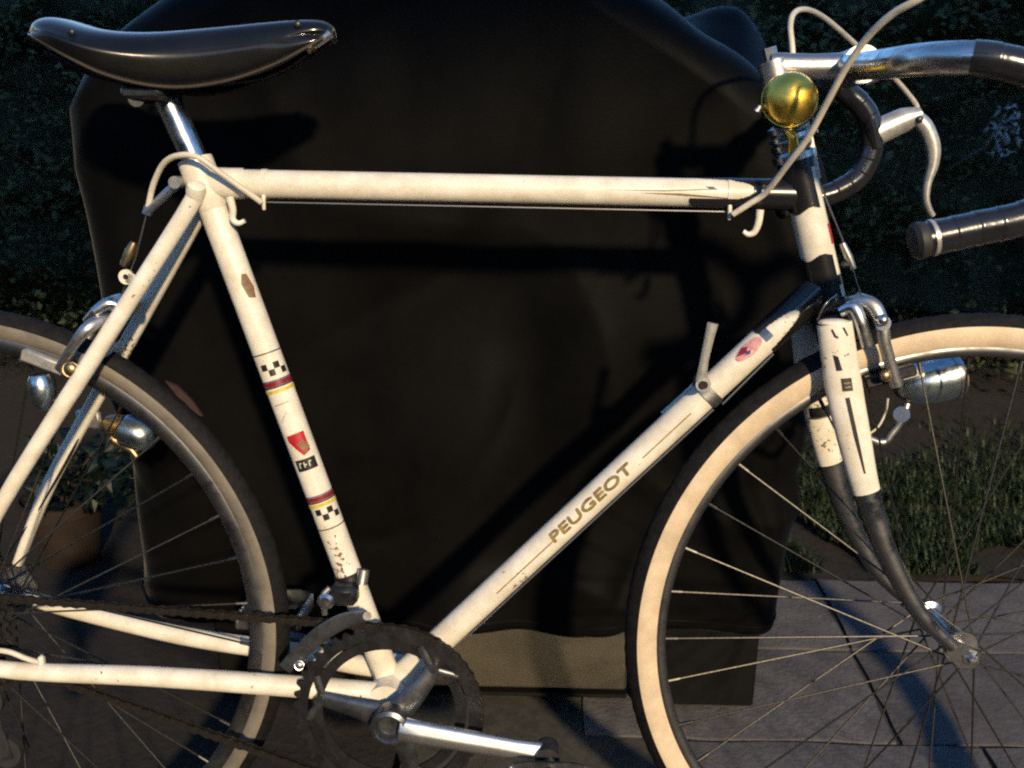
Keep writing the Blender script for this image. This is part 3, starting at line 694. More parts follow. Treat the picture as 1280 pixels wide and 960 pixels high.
for s_ in (1, -1):
    edge = smooth_path([Vector((us[i], -hw[i]*.955*s_, zb[i]-.0005)) for i in range(1, 12)], 4)
    part(MB().tube(edge, .0022, 8), 'skirt_edge', 'leathertan', sad)  # brown strip along the lower edge of the leather
    for (x, y, w_) in ((371, 30, .0232), (88, 40, .072)):
        c = P(x, y, w_); c.y = -w_*s_; part(MB().ball(c+Vector((0, .0015*s_, 0)), .0038, 12, (1, .6, 1)), 'rivet', 'dark', sad)
    rl = smooth_path([V(.395, .932, .010*s_), V(.34, .905, .018*s_), V(.26, .898, .022*s_), V(.20, .900, .022*s_), V(.15, .922, .035*s_)], 5)
    part(MB().tube(rl, .0035, 10), 'saddle_rail', 'dark', sad)
part(MB().tube([P(384, 62, .012), P(396, 55, .012), P(414, 42, .012)], [.0045, .004, .005], 10), 'tension_bolt', 'alloy', sad)
part(MB().box(P(388, 58, .012), .010, .018, .009, ch=.002), 'tension_nut', 'agedbrass', sad)
part(MB().box(P(190, 118, .012), .040, .055, .014, ch=.004), 'saddle_clamp', 'dark', sad)
part(MB().tube([P(170, 124, .034), P(170, 124, .024)], .007, 12), 'clamp_nut', 'dark', sad)
# seat-cluster cable hanger and rear brake cable
hg = smooth_path([P(228, 226, .004), P(213, 238, .004), P(198, 252, .004), P(184, 264, .004)], 4)
hgo = part(MB().tube(hg, .0045, 10, side=(0, 1, 0), rad2=.006), 'cable_hanger', 'alloy')
part(MB().tube([P(184, 268, .004), P(187, 258, .004)], .005, 12), 'adjuster', 'chrome', hgo)
path = smooth_path([P(185, 260, .006), P(192, 230, .010), P(206, 203, .020), P(226, 194, .030), P(248, 197, .034), P(275, 216, .030), P(303, 236, .024), P(327, 253, .017)], 8)
part(MB().tube(path, .0029, 12), 'cable_housing', 'housing')
part(MB().tube([P(184, 264, .004), P(170, 320, .002), P(150, 375, 0)], .0008, 6), 'bare_cable', 'wire')
yk = part(MB().tube([P(168, 303, .003), P(163, 315, .003), P(154, 332, .003)], [.0035, .0060, .004], 10), 'cable_yoke', 'agedbrass')
# brakes: centre-pull arms either side of the rim
def arm(pts, r1, name, m, par=bike, flat=.6):
    p_ = smooth_path(pts, 5); rr = lerp_list(r1, len(p_)); return part(MB().tube(p_, rr, 12, side=(0, 1, 0), rad2=[x*flat for x in rr]), name, m, par)
rb = arm([P(172, 385, .020), P(150, 378, .010), P(128, 385, .0), P(110, 402, -.012)], [.006, .007, .007, .006], 'rear_brake', 'alloy', flat=.9)
arm([P(158, 390, .014), P(142, 398, .020), P(125, 402, .030), P(108, 412, .040), P(92, 432, .040), P(75, 462, .034)], [.005, .006, .007, .0065, .005, .006], 'brake_arm', 'alloy', rb, .8)
arm([P(168, 376, -.01), P(150, 374, -.025), P(132, 384, -.038), P(116, 410, -.042), P(100, 440, -.036)], [.005, .006, .007, .006, .006], 'brake_arm', 'alloy', rb, .8)
arm([P(150, 384, .022), P(135, 380, .026), P(118, 390, .030)], [.006, .0065, .005], 'brake_link', 'chrome', rb, .8)
ax_ = (P(80, 462, .03)-P(32, 444, .03)).normalized()
part(MB().box(P(55, 452, .024), .045, .010, .013, (ax_, Vector((0, 1, 0)), ax_.cross(Vector((0, 1, 0)))), .002), 'brake_block', 'whitealloy', rb)
part(MB().box(P(55, 430, -.024), .045, .010, .013, (ax_, Vector((0, 1, 0)), ax_.cross(Vector((0, 1, 0)))), .002), 'brake_block', 'rubber', rb)
part(MB().lathe(P(50, 468, .030), P(58, 516, .030)-P(50, 468, .030), [(0, 0), (0, .010), (.006, .0135), (.020, .014), (.030, .011), (.036, .006), (.037, 0)], 20), 'block_holder', 'teal', rb)
part(MB().tube([P(88, 462, .042), P(88, 462, .026)], .0075, 14).ball(P(88, 462, .042), .0075, 14, (1, .6, 1)), 'block_bolt', 'agedbrass', rb)
fb = arm([P(1040, 388, .006), P(1060, 380, -.002), P(1078, 378, -.012), P(1092, 392, -.024)], [.006, .0075, .0075, .006], 'front_brake', 'chrome', flat=.9)
arm([P(1058, 386, .024), P(1075, 378, .030), P(1092, 384, .036), P(1102, 405, .040), P(1106, 430, .040), P(1114, 458, .037), P(1121, 482, .034)], [.006, .0072, .0078, .007, .0062, .006, .0062], 'brake_arm', 'alloy', fb, .8)
arm([P(1050, 390, .034), P(1066, 384, .038), P(1076, 402, .042), P(1084, 432, .040)], [.0055, .0065, .006, .0065], 'brake_arm', 'chrome', fb, .8)
arm([P(1072, 372, -.014), P(1092, 382, -.030), P(1104, 410, -.040), P(1112, 450, -.034)], [.006, .007, .007, .006], 'brake_arm', 'chrome', fb, .8)
part(MB().tube([P(1104, 404, .050), P(1104, 404, .032)], .0070, 16), 'pivot_bolt', 'alloy', fb)
part(MB().ball(P(1103, 400, .052), .0058, 12), 'pivot_cap', 'chrome', fb)
ax_ = (P(1150, 448, .03)-P(1100, 462, .03)).normalized()
part(MB().box(P(1112, 470, .022), .050, .010, .012, (ax_, Vector((0, 1, 0)), ax_.cross(Vector((0, 1, 0)))), .002), 'brake_block', 'dark', fb)
part(MB().tube([P(1107, 470, .040), P(1107, 470, .026)], .0055, 12).ball(P(1107, 470, .040), .0055, 14, (1, .6, 1)), 'block_bolt', 'agedbrass', fb)
# ------------------------------------------------------------------ wheels
def steer(p): return p
def wheel(c, nrm, gum, nspoke, dish, phase, name='wheel', bead=.3065):
    c = Vector(c); a = Vector(nrm).normalized()          # a points to the near side
    rim_ = [(.2965, .0), (.2980, .0080), (.3005, .0100), (bead-.0005, .0106), (bead+.002, .0095), (bead+.002, .0070), (bead-.0015, .0060), (bead-.0015, -.0060), (bead+.002, -.0070), (bead+.002, -.0095), (bead-.0005, -.0106), (.3005, -.0100), (.2980, -.0080)]
    wo = part(MB().torus(c, a, rim_, 144), name, 'rim')
    side = [(bead+(.3300-bead)*t, h) for t, h in ((0, .0090), (.16, .0118), (.39, .0140), (.64, .0150), (.84, .0147), (1, .0134))]
    loop = side+[(r, h-.002) for r, h in reversed(side)]
    part(MB().torus(c, a, loop, 144), 'tyre_sidewall', gum, wo)
    part(MB().torus(c, a, [(r, -h) for r, h in loop], 144), 'tyre_sidewall', gum, wo)
    tr = [(.3288, .0144), (.3330, .0118), (.3370, .0080), (.3396, .0040), (.3403, 0), (.3396, -.0040), (.3370, -.0080), (.3330, -.0118), (.3288, -.0144), (.3288, -.0120), (.3310, -.0090), (.3360, 0), (.3310, .0090), (.3288, .0120)]
    to = MB().torus(c, a, tr, 240)
    for k, v in enumerate(to.v):                       # small tread ribs
        j = k % 14; i = k//14
        if 1 <= j <= 7 and i % 2: d = (v-c); to.v[k] = c+d*(1-.0022)
    part(to, 'tyre_tread', 'tread', wo)
    hp = [(-.050, .0), (-.050, .005), (-.036, .006), (-.036, .0175), (-.0335, .0175), (-.031, .012), (-.01, .0095), (.01, .0095), (.031, .012), (.0335, .0175), (.036, .0175), (.036, .006), (.050, .005), (.050, 0)]
    hub_ = part(MB().lathe(c, a, hp, 32), 'hub', 'chrome', wo)
    e = Vector((0, 0, 1)); e = (e-a*e.dot(a)).normalized(); g_ = a.cross(e)
    sp_me = None; L0 = .283
    smb = MB().tube([(0, 0, 0), (0, 0, 1)], .00105, 7); smb.tube([(0, 0, .955), (0, 0, 1)], .0020, 8)
    sp_me = smb.mesh('spoke', MT['spoke'])
    for k in range(nspoke):
        th = 2*math.pi*(k+phase)/nspoke; s_ = 1 if k % 2 else -1; cr = 1 if (k//2) % 2 else -1
        th_h = th+cr*R(58); R1 = c+(e*math.cos(th)+g_*math.sin(th))*.2975+a*(s_*.002)
        H1 = c+(e*math.cos(th_h)+g_*math.sin(th_h))*.0160+a*(s_*.0350)
        o = link('spoke', sp_me, wo); d = R1-H1; q = d.to_track_quat('Z', 'Y')
        o.matrix_local = Matrix.Translation(H1) @ q.to_matrix().to_4x4() @ Matrix.Diagonal((1, 1, d.length, 1))
    return wo
st = R(3.17)
nF = Vector((math.sin(st), -math.cos(st), 0))
HUBF = V(1.0412, .34)
fwh = wheel(HUBF, nF, 'gumfront', 36, 0, .1); fwh['label'] = 'front wheel with tan tyre sidewall'
rwh = wheel(V(0, .34), NEAR, 'gumrear', 36, 0, .35, bead=.3125); rwh['label'] = 'rear wheel with tyre sidewall coloured darker as if shaded'
for s_ in (1, -1):
    part(MB().lathe(HUBF+nF*.050*s_, nF*s_, [(0, .0), (0, .0085), (.006, .0085), (.007, .005), (.014, .005), (.015, 0)], 6), 'axle_nut', 'chrome', fwh, False)
# ------------------------------------------------------------------ fork
BLN = [P(1043, 404, .038), P(1054, 480, .042), P(1067, 545, .0455), P(1083, 614, .0475), V(.9545, .447, .050), V(.9900, .387, .0515), V(1.0270, .350, .0525)]
BLR = [.0160, .0172, .0158, .0128, .0105, .0085, .0065]; BLW = [.0108, .0106, .0100, .0095, .0088, .0078, .0062]
def blade(s_):
    return [Vector((p.x-(0 if s_ > 0 else .007), p.y*s_, p.z)) for p in BLN]
fk = part(MB().tube([HT_B-SAX*.014, HT_B-SAX*.036], [.018, .020], 24), 'fork', 'black')
part(MB().box(HT_B-SAX*.028, .030, .074, .020, (SAX.cross(Vector((0, 1, 0))), Vector((0, 1, 0)), SAX), .007), 'fork_crown', 'black', fk)
for s_ in (1, -1):
    b = blade(s_); p_ = smooth_path(b, 8); n_ = len(p_); rr = lerp_list(BLR, n_); r2 = lerp_list(BLW, n_)
    iw = 24
    ub = part(MB().tube(p_[:iw+1], [x+.0004 for x in rr[:iw+1]], 28, side=(0, 1, 0), rad2=[x+.0004 for x in r2[:iw+1]]), 'fork_blade', 'paint', fk)
    part(MB().tube(p_[iw-1:], rr[iw-1:], 24, side=(0, 1, 0), rad2=r2[iw-1:]), 'chrome_fork_end', 'forkchrome', fk)
    part(MB().ball(p_[0]+Vector((0, 0, .0005)), .0158, 20, (1, .68, .25)), 'blade_cap', 'paint', fk)
    part(MB().plate([b[-1]+Vector((-.008, 0, .010)), b[-1]+Vector((.008, 0, .004)), V(1.055, .345, .0525*s_), V(1.05, .328, .0525*s_), V(1.033, .328, .0525*s_), b[-1]+Vector((-.006, 0, -.006))], (0, 1, 0), .005), 'fork_dropout', 'forkchrome', fk)
# transfers on the near blade (laid on its near face)
def onblade(x, y): 
    p = P(x, y, .047); return p
def blade_poly(pix, m, w0=.0105):
    import bmesh
    bm = bmesh.new(); bm.faces.new([bm.verts.new((P(x, y, .052).x, 0, P(x, y, .052).z)) for x, y in pix])
    for ax_, st_ in (((1, 0, 0), .0025), ((0, 0, 1), .006)):
        k = 0 if ax_[0] else 2; lo = min(v.co[k] for v in bm.verts); hi = max(v.co[k] for v in bm.verts); q = lo+st_
        while q < hi:
            bmesh.ops.bisect_plane(bm, geom=bm.verts[:]+bm.edges[:]+bm.faces[:], plane_co=[q*c for c in ax_], plane_no=ax_); q += st_
    bm.verts.index_update(); vs = []
    sp_ = smooth_path(BLN, 8); rr = lerp_list(BLR, len(sp_)); r2 = lerp_list(BLW, len(sp_))
    for v in bm.verts:
        i = 0
        while i < len(sp_)-2 and sp_[i+1].z > v.co.z: i += 1
        f = (sp_[i].z-v.co.z)/(sp_[i].z-sp_[i+1].z); c = sp_[i].lerp(sp_[i+1], f)
        dx = max(-.9, min(.9, (v.co.x-c.x)/(rr[i]*1.01))); vs.append(Vector((v.co.x, c.y-(r2[i]+.0009)*math.sqrt(1-dx*dx)-.0001, v.co.z)))
    fs = [tuple(v.index for v in f.verts) for f in bm.faces]; bm.free()
    return MB().add(vs, fs)
part(blade_poly([(1042, 444), (1048, 446), (1053, 463), (1046, 464)], 'ink'), 'blade_transfer', 'ink', fk, False)
part(blade_poly([(1051, 473), (1064, 472), (1066, 488), (1053, 489)], 'ink'), 'blade_transfer', 'ink', fk, False)
part(blade_poly([(1054, 478), (1062, 477), (1063, 479), (1055, 480)], 'x'), 'blade_mark', 'gold', fk, False).location.y = -.0004
part(blade_poly([(1055, 483), (1063, 482), (1064, 484), (1056, 485)], 'x'), 'blade_mark', 'gold', fk, False).location.y = -.0004
part(blade_poly([(1056, 497), (1061, 496), (1071, 545), (1080, 590), (1078, 590), (1066, 545)], 'ink'), 'blade_transfer', 'ink', fk, False)
part(blade_poly([(1040, 413), (1042, 412), (1046, 420), (1049, 421), (1048, 424), (1044, 422)], 'ink'), 'blade_transfer', 'ink', fk, False)
part(blade_poly([(1054, 410), (1057, 410), (1062, 420), (1060, 421)], 'ink'), 'blade_transfer', 'ink', fk, False)
fbd = blade(-1)
part(MB().tube([fbd[1].lerp(fbd[2], .80), fbd[1].lerp(fbd[2], .99)], .0142, 20), 'lamp_clip', 'dark', fk)
part(MB().tube([fbd[1].lerp(fbd[2], 1.0), fbd[1].lerp(fbd[2], 1.03)], .0145, 20), 'clip_ring', 'alloy', fk)
# dynamo headlamp on the far blade
lc = P(1118, 487, -.058); ld_ = (P(1190, 468, -.062)-lc).normalized()
lamp = part(MB().lathe(lc, ld_, [(0, 0), (.001, .008), (.008, .016), (.020, .021), (.036, .0245), (.052, .0255), (.060, .0255)], 32), 'headlamp', 'teal', bike)
part(MB().lathe(lc, ld_, [(.060, .0262), (.064, .0265), (.067, .0255), (.067, .022)], 32), 'lamp_rim', 'chrome', lamp)
part(MB().lathe(lc, ld_, [(.064, .0245), (.070, .021), (.073, .012), (.074, 0)], 32), 'lamp_lens', 'lens', lamp)
part(MB().box(P(1136, 466, -.045), .028, .020, .014, (ld_, Vector((0, 1, 0)), ld_.cross(Vector((0, 1, 0)))), .004), 'lamp_cap', 'polished', lamp)
pts = smooth_path([fbd[1].lerp(fbd[2], .9), P(1095, 552, -.052), P(1116, 540, -.052), P(1128, 522, -.052), P(1134, 505, -.056)], 5)
part(MB().tube(pts, .0042, 10), 'lamp_bracket', 'alloy', lamp)
part(MB().tube([P(1127, 518, -.044), P(1127, 518, -.058)], .0085, 16), 'bracket_eye', 'forkchrome', lamp)
pts = smooth_path([P(1083, 545, -.045), P(1098, 533, -.045), P(1107, 515, -.046), P(1110, 498, -.046)], 5); part(MB().tube(pts, .0012, 8), 'lamp_wire', 'housing', lamp)
# rear dynamo on the far stay
dc = P(196, 550, -.055); dd = (P(132, 527, -.055)-dc).normalized()
dyn = part(MB().lathe(dc, dd, [(0, 0), (.002, .010), (.008, .0165), (.016, .019), (.034, .019), (.038, .017)], 28), 'dynamo', 'teal')
part(MB().lathe(dc, dd, [(.037, .012), (.042, .015), (.046, .012), (.049, .0145), (.054, .011), (.060, .007)], 24), 'dynamo_neck', 'agedbrass', dyn)
part(MB().tube([P(140, 548, -.055), P(165, 562, -.055), P(172, 572, -.055)], [.006, .005, .004], 10), 'dynamo_bracket', 'agedbrass', dyn)
pts = smooth_path([P(118, 520, -.05), P(104, 535, -.045), P(92, 560, -.045), P(70, 600, -.048), P(40, 650, -.052), P(5, 700, -.056)], 5); part(MB().tube(pts, .0014, 8), 'dynamo_wire', 'dark', dyn)
part(MB().box(P(112, 524, -.05), .028, .010, .022, ch=.003), 'dynamo_plate', 'alloy', dyn)
# ------------------------------------------------------------------ crankset
RC = V(.4535, .2565, .046); RR = .0980
ringm = MB(); NTH = 48; vs_ = []; fs_ = []; NN = NTH*4
for k in range(NN):
    a = 2*math.pi*k/NN; ro = RR+(.0032 if k % 4 in (1, 2) else -.0022)
    for (r, h) in ((ro, .0012), (ro, -.0012), (RR-.0125, -.0016), (RR-.0125, .0016)):
        vs_.append(RC+Vector((math.cos(a)*r, -h, math.sin(a)*r)))
for k in range(NN):
    k2 = (k+1) % NN
    for i in range(4): i2 = (i+1) % 4; fs_.append((k*4+i, k2*4+i, k2*4+i2, k*4+i2))
ringm.add(vs_, fs_); crk = part(ringm, 'chainring', 'dark', bike, False)
inn = MB().torus(RC+Vector((0, .006, 0)), (0, 1, 0), [(.082, .0012), (.082, -.0012), (.071, -.0012), (.071, .0012)], 96); part(inn, 'inner_chainring', 'dark', crk)
CC = V(.4590, .2565, .060)
for q in range(3):
    a = R(168)-q*R(120); d = Vector((math.cos(a), 0, math.sin(a)))
    pts = [CC+Vector((0, .004, 0))+d*.008, CC+Vector((0, .010, 0))+d*.045, RC+Vector((0, .002, 0))+d*.074]
    part(MB().tube(smooth_path(pts, 3), lerp_list([.015, .0105, .0085], 7), 12, side=(0, 1, 0), rad2=.0045), 'spider_arm', 'crankdark', crk)
    for da in (-.30, .30):
        e_ = Vector((math.cos(a+da), 0, math.sin(a+da))); part(MB().tube([RC+d*.070, RC+e_*.086], .0042, 8, side=(0, 1, 0), rad2=.002), 'spider_branch', 'crankdark', crk)
    part(MB().tube([RC+d*.074+Vector((0, -.004, 0)), RC+d*.074+Vector((0, .010, 0))], .0058, 14), 'chainring_bolt', 'crankdark', crk)
part(MB().lathe(CC+Vector((0, .006, 0)), NEAR, [(-.012, .013), (0, .019), (.012, .0205), (.020, .0195), (.022, .0155), (.018, .0125), (.012, .012), (.011, 0)], 32), 'crank_boss', 'crankdark', crk)
CE = V(.6215, .2360, .080); d = (CE-CC)
cpts = [CC+d*t+Vector((0, -.010*(1-t), 0)) for t in (.06, .2, .4, .6, .8, .95, 1.0)]
sidev = Vector((0, 1, 0)); up_ = d.normalized().cross(sidev); up_ = up_ if up_.z > 0 else -up_
cm = MB(); vs_ = []; fs_ = []
hs = [.0125, .0118, .0110, .0105, .0102, .0118, .0090]; ws = [.0075, .0075, .0070, .0065, .0065, .0070, .0060]
for i, c in enumerate(cpts):     # section with a wide canted upper-front bevel, the polished face
    h, b = hs[i], ws[i]
    for (u_, w_) in ((1.0, -.2), (.86, .40), (.02, 1.0), (-.75, 1.0), (-1, .7), (-1, -1), (.8, -1)):
        vs_.append(c+up_*(h*u_)+NEAR*(b*w_))
for i in range(len(cpts)-1):
    for k in range(7): fs_.append((i*7+k, i*7+(k+1) % 7, (i+1)*7+(k+1) % 7, (i+1)*7+k))
fs_ += [tuple(range(6, -1, -1)), tuple((len(cpts)-1)*7+k for k in range(7))]
cm.add(vs_, fs_); cmo = part(cm, 'crank_arm', 'polished', crk)
bv = cmo.modifiers.new('bevel', 'BEVEL'); bv.width = .0015; bv.segments = 2; bv.limit_method = 'ANGLE'; bv.angle_limit = R(20)
part(MB().tube([CE+Vector((0, .012, 0)), CE+Vector((0, -.010, 0))], .0125, 20), 'crank_eye', 'crankdark', crk)
# far crank
CF2 = V(.4515, .258, -.060); CE2 = V(.4515-(.6215-.4515), .258+.022, -.078)
part(MB().tube([CF2, CF2.lerp(CE2, .5), CE2], [.012, .0105, .0105], 12, side=(0, 1, 0), rad2=.0065), 'crank_arm', 'crankdark', crk)
def pedal(c, s_):
    c = Vector(c); n_ = NEAR*s_
    po = part(MB().lathe(c, n_, [(0, 0), (0, .0075), (.010, .0095), (.016, .0085), (.050, .0085), (.078, .0110), (.088, .0110), (.090, .006), (.091, 0)], 20), 'pedal', 'dark')
    for h in (.016, .084):
        fr = []
        for (x, z) in ((-.036, -.010), (-.022, -.013), (.022, -.013), (.036, -.010), (.036, .010), (.022, .013), (-.022, .013), (-.036, .010)): fr.append(c+n_*h+Vector((x, 0, z)))
        part(MB().plate(fr, (0, 1, 0), .003), 'pedal_plate', 'crankdark', po)
    for x in (-.036, .036):
        part(MB().box(c+n_*.05+Vector((x, 0, 0)), .003, .076, .016, ch=.001), 'pedal_cage', 'alloy', po)
        for q in range(9): part(MB().box(c+n_*(.018+.008*q)+Vector((x*1.06, 0, 0)), .004, .003, .018, ch=.001), 'cage_tooth', 'alloy', po)
pedal(CE+Vector((.002, -.010, -.004)), 1); pedal(CE2+Vector((0, .010, 0)), -1)
# ------------------------------------------------------------------ chain, sprockets, derailleurs
SC = V(0, .34, .046); RS = .030
spo = MB()
for i, (r, w_) in enumerate(((.054, .030), (.047, .035), (.040, .040), (.0345, .045), (.029, .050))):
    nt_ = int(r*2*math.pi/.0127); vs_ = []; fs_ = []; NN = nt_*4; c = V(0, .34, w_)
    for k in range(NN):
        a = 2*math.pi*k/NN; ro = r+(.003 if k % 4 in (1, 2) else -.002)
        for (rr_, h) in ((ro, .001), (ro, -.001), (.016, -.001), (.016, .001)): vs_.append(c+Vector((math.cos(a)*rr_, -h, math.sin(a)*rr_)))
    for k in range(NN):
        k2 = (k+1) % NN
        for q in range(4): fs_.append((k*4+q, k2*4+q, k2*4+(q+1) % 4, k*4+(q+1) % 4))
    part(MB().add(vs_, fs_), 'sprocket', 'dark', rwh, False)
lk = MB()
for s_ in (1, -1):
    pts = []
    for k in range(8): a = math.pi/2+math.pi*k/7; pts.append(Vector((math.cos(a)*.0043, .0028*s_, math.sin(a)*.0043)))
    pts.append(Vector((.00635, .0028*s_, -.0030)))
    for k in range(8): a = -math.pi/2+math.pi*k/7; pts.append(Vector((.0127+math.cos(a)*.0043, .0028*s_, math.sin(a)*.0043)))
    pts.append(Vector((.00635, .0028*s_, .0030)))
    lk.plate(pts, (0, 1, 0), .0012)
lk.tube([(0, -.0038, 0), (0, .0038, 0)], .0022, 8); lk.tube([(.0127, -.0038, 0), (.0127, .0038, 0)], .0022, 8)
lkm = lk.mesh('link', MT['chain'], False)
path = []
cs, cr_ = V(0, .34, .040), RC+Vector((0, .003, 0)); r0, r1 = .040, RR-.001
D = (cr_-cs); L_ = math.hypot(D.x, D.z); base = math.atan2(D.z, D.x); al = math.acos((r0-r1)/L_)
def arcp(c, r, a): return c+Vector((math.cos(a)*r, 0, math.sin(a)*r))
ta = base+al; tb_ = base-al
top0, top1 = arcp(cs, r0, ta), arcp(cr_, r1, ta)
path += [top0.lerp(top1, i/40) for i in range(41)]
a = ta
while a > tb_: path.append(arcp(cr_, r1, a)); a -= .02
jock = V(.022, .255, .040); low = V(.030, .190, .040)
bot1 = arcp(cr_, r1, tb_)
lowtgt = V(.075, .292, .040)
path += [bot1.lerp(lowtgt, i/30) for i in range(31)]+[lowtgt.lerp(V(.02, .265, .04), i/8) for i in range(1, 9)]+[V(.02, .265, .04).lerp(V(-.03, .315, .04), i/8) for i in range(1, 9)]
a = R(215)
while a > ta: path.append(arcp(cs, r0, a)); a -= .05
cho = None; acc_ = 0; pos = path[0]; i = 1; cnt = 0
def step(pos, i, dist):
    while i < len(path):
        q = (path[i]-pos).length
        if q >= dist: return pos+(path[i]-pos)*(dist/q), i
        dist -= q; pos = path[i]; i += 1
    return None, i
chain_links = []
while True:
    nx_, i2 = step(pos, i, .0127)
    if nx_ is None: break
    chain_links.append((pos.copy(), nx_.copy())); pos, i = nx_, i2
cho = part(MB().box(chain_links[0][0], .0127, .008, .009, ch=.002), 'chain', 'chain')
for k, (p0, p1) in enumerate(chain_links):
    o = link('link', lkm, cho); d = (p1-p0).normalized(); ya = Vector((0, 1, 0)); za = d.cross(ya)
    ya = Vector((0, 1, 0))*(1 if k % 2 else .72)
    o.matrix_local = Matrix(((d.x, ya.x, za.x, p0.x), (d.y, ya.y, za.y, p0.y), (d.z, ya.z, za.z, p0.z), (0, 0, 0, 1)))
d = stp(452, 722); fd = MB(); ST.patch(fd, d-.008, d+.006, -math.pi, math.pi, .002, na=40); fdo = part(fd, 'front_derailleur', 'dark')
part(MB().tube([P(455, 712, .016), P(452, 730, .020)], .006, 12), 'clamp_bolt', 'alloy', fdo)
part(MB().box(P(430, 742, .022), .030, .022, .022, ch=.005), 'derailleur_body', 'dark', fdo)
part(MB().lathe(P(408, 750, .030), NEAR, [(-.01, .009), (.004, .009), (.007, .006), (.007, 0)], 18), 'pivot_barrel', 'chrome', fdo)
part(MB().tube(smooth_path([P(412, 735, .03), P(404, 745, .032), P(406, 768, .032)], 4), .0032, 8), 'pivot_arm', 'alloy', fdo)
for w_ in (.056, .036):
    ar = smooth_path([P(458, 770, w_), P(430, 776, w_), P(402, 792, w_), P(376, 815, w_), P(356, 836, w_)], 5)
    part(MB().tube(ar, lerp_list([.007, .0085, .0090, .0085, .007], len(ar)), 12, side=(0, 1, 0), rad2=.0012), 'derailleur_cage', 'crankdark', fdo)
part(MB().tube([P(459, 770, .060), P(459, 770, .034)], .0045, 12), 'cage_pin', 'dark', fdo)
part(MB().tube([P(374, 832, .060), P(374, 832, .034)], .0048, 12).ball(P(374, 832, .060), .0048, 12, (1, .6, 1)), 'cage_pin', 'alloy', fdo)
part(MB().tube([P(440, 748, .01), P(470, 850, .01)], .0009, 6), 'bare_cable', 'wire', fdo)
# rear derailleur below the axle
rd = part(MB().box(V(.012, .285, .058), .030, .020, .045, ch=.006), 'rear_derailleur', 'crankdark')
part(MB().plate([V(.008, .275, .050), V(.030, .270, .050), V(.045, .195, .050), V(.028, .190, .050)], (0, 1, 0), .003), 'cage_plate', 'crankdark', rd)
for c in (V(.022, .262, .045), V(.035, .200, .045)): part(MB().lathe(c, NEAR, [(-.004, 0), (-.004, .018), (.004, .018), (.004, 0)], 22), 'jockey_wheel', 'rubber', rd)
pts = smooth_path([P(-8, 812, .060), P(12, 815, .062), P(30, 822, .060), P(48, 828, .056)], 5); part(MB().tube(pts, .0028, 10), 'derailleur_housing', 'housing')
part(MB().box(P(52, 826, .052), .006, .008, .012, ch=.002), 'cable_stop', 'paint')
# ------------------------------------------------------------------ stem, handlebar, levers
Q0 = HT_T+SAX*.034; QT = V(.8235, .9235); 
CL = V(.9015, .9105)
stm = part(MB().tube([Q0-SAX*.03, HT_T+SAX*.088], .0110, 24), 'stem', 'alloy')
sx = (CL-V(.826, .9105)).normalized(); base = HT_T+SAX*.088
part(MB().tube([base-SAX*.016, base+SAX*.006], [.0145, .0142], 24), 'stem_boss', 'alloy', stm)
part(MB().tube([base+Vector((-.004, 0, 0)), base.lerp(CL, .45), CL-sx*.012], [.0135, .0118, .0125], 20), 'stem_extension', 'alloy', stm)
part(MB().tube([base+SAX*.004, base+SAX*.018], .0068, 6), 'stem_bolt', 'alloy', stm, False)
part(MB().tube([CL+Vector((0, .021, 0)), CL+Vector((0, -.021, 0))], .0172, 24), 'bar_clamp', 'alloy', stm)
part(MB().tube([P(1080, 102, .012), P(1096, 96, .012)], .0045, 10), 'clamp_bolt', 'alloy', stm)
def rot_steer(p, ang=R(3.17)):
    q = Matrix.Rotation(-ang, 3, SAX); return HT_B+(q @ (p-HT_B))
BARN = [(1064, 84, .02), (1082, 82, .06), (1106, 80, .11), (1138, 76, .155), (1180, 73, .185), (1230, 74, .199), (1290, 90, .203), (1338, 126, .204), (1358, 172, .205), (1340, 228, .205), (1290, 268, .206), (1218, 286, .207), (1152, 300, .208)]
BARF = [(1062, 85, -.02), (1052, 87, -.06), (1042, 91, -.11), (1036, 96, -.155), (1041, 104, -.185), (1057, 115, -.197), (1076, 132, -.199), (1088, 155, -.200), (1089, 188, -.200), (1074, 220, -.200), (1044, 240, -.200), (1010, 250, -.200), (982, 256, -.200)]
def bar_side(s_):
    return smooth_path([CL]+[P(*q) for q in (BARN if s_ > 0 else BARF)], 7)
bn, bf = bar_side(1), bar_side(-1)
bar = part(MB().tube(list(reversed(bf))+bn[1:], .0121, 24), 'handlebar', 'chrome')
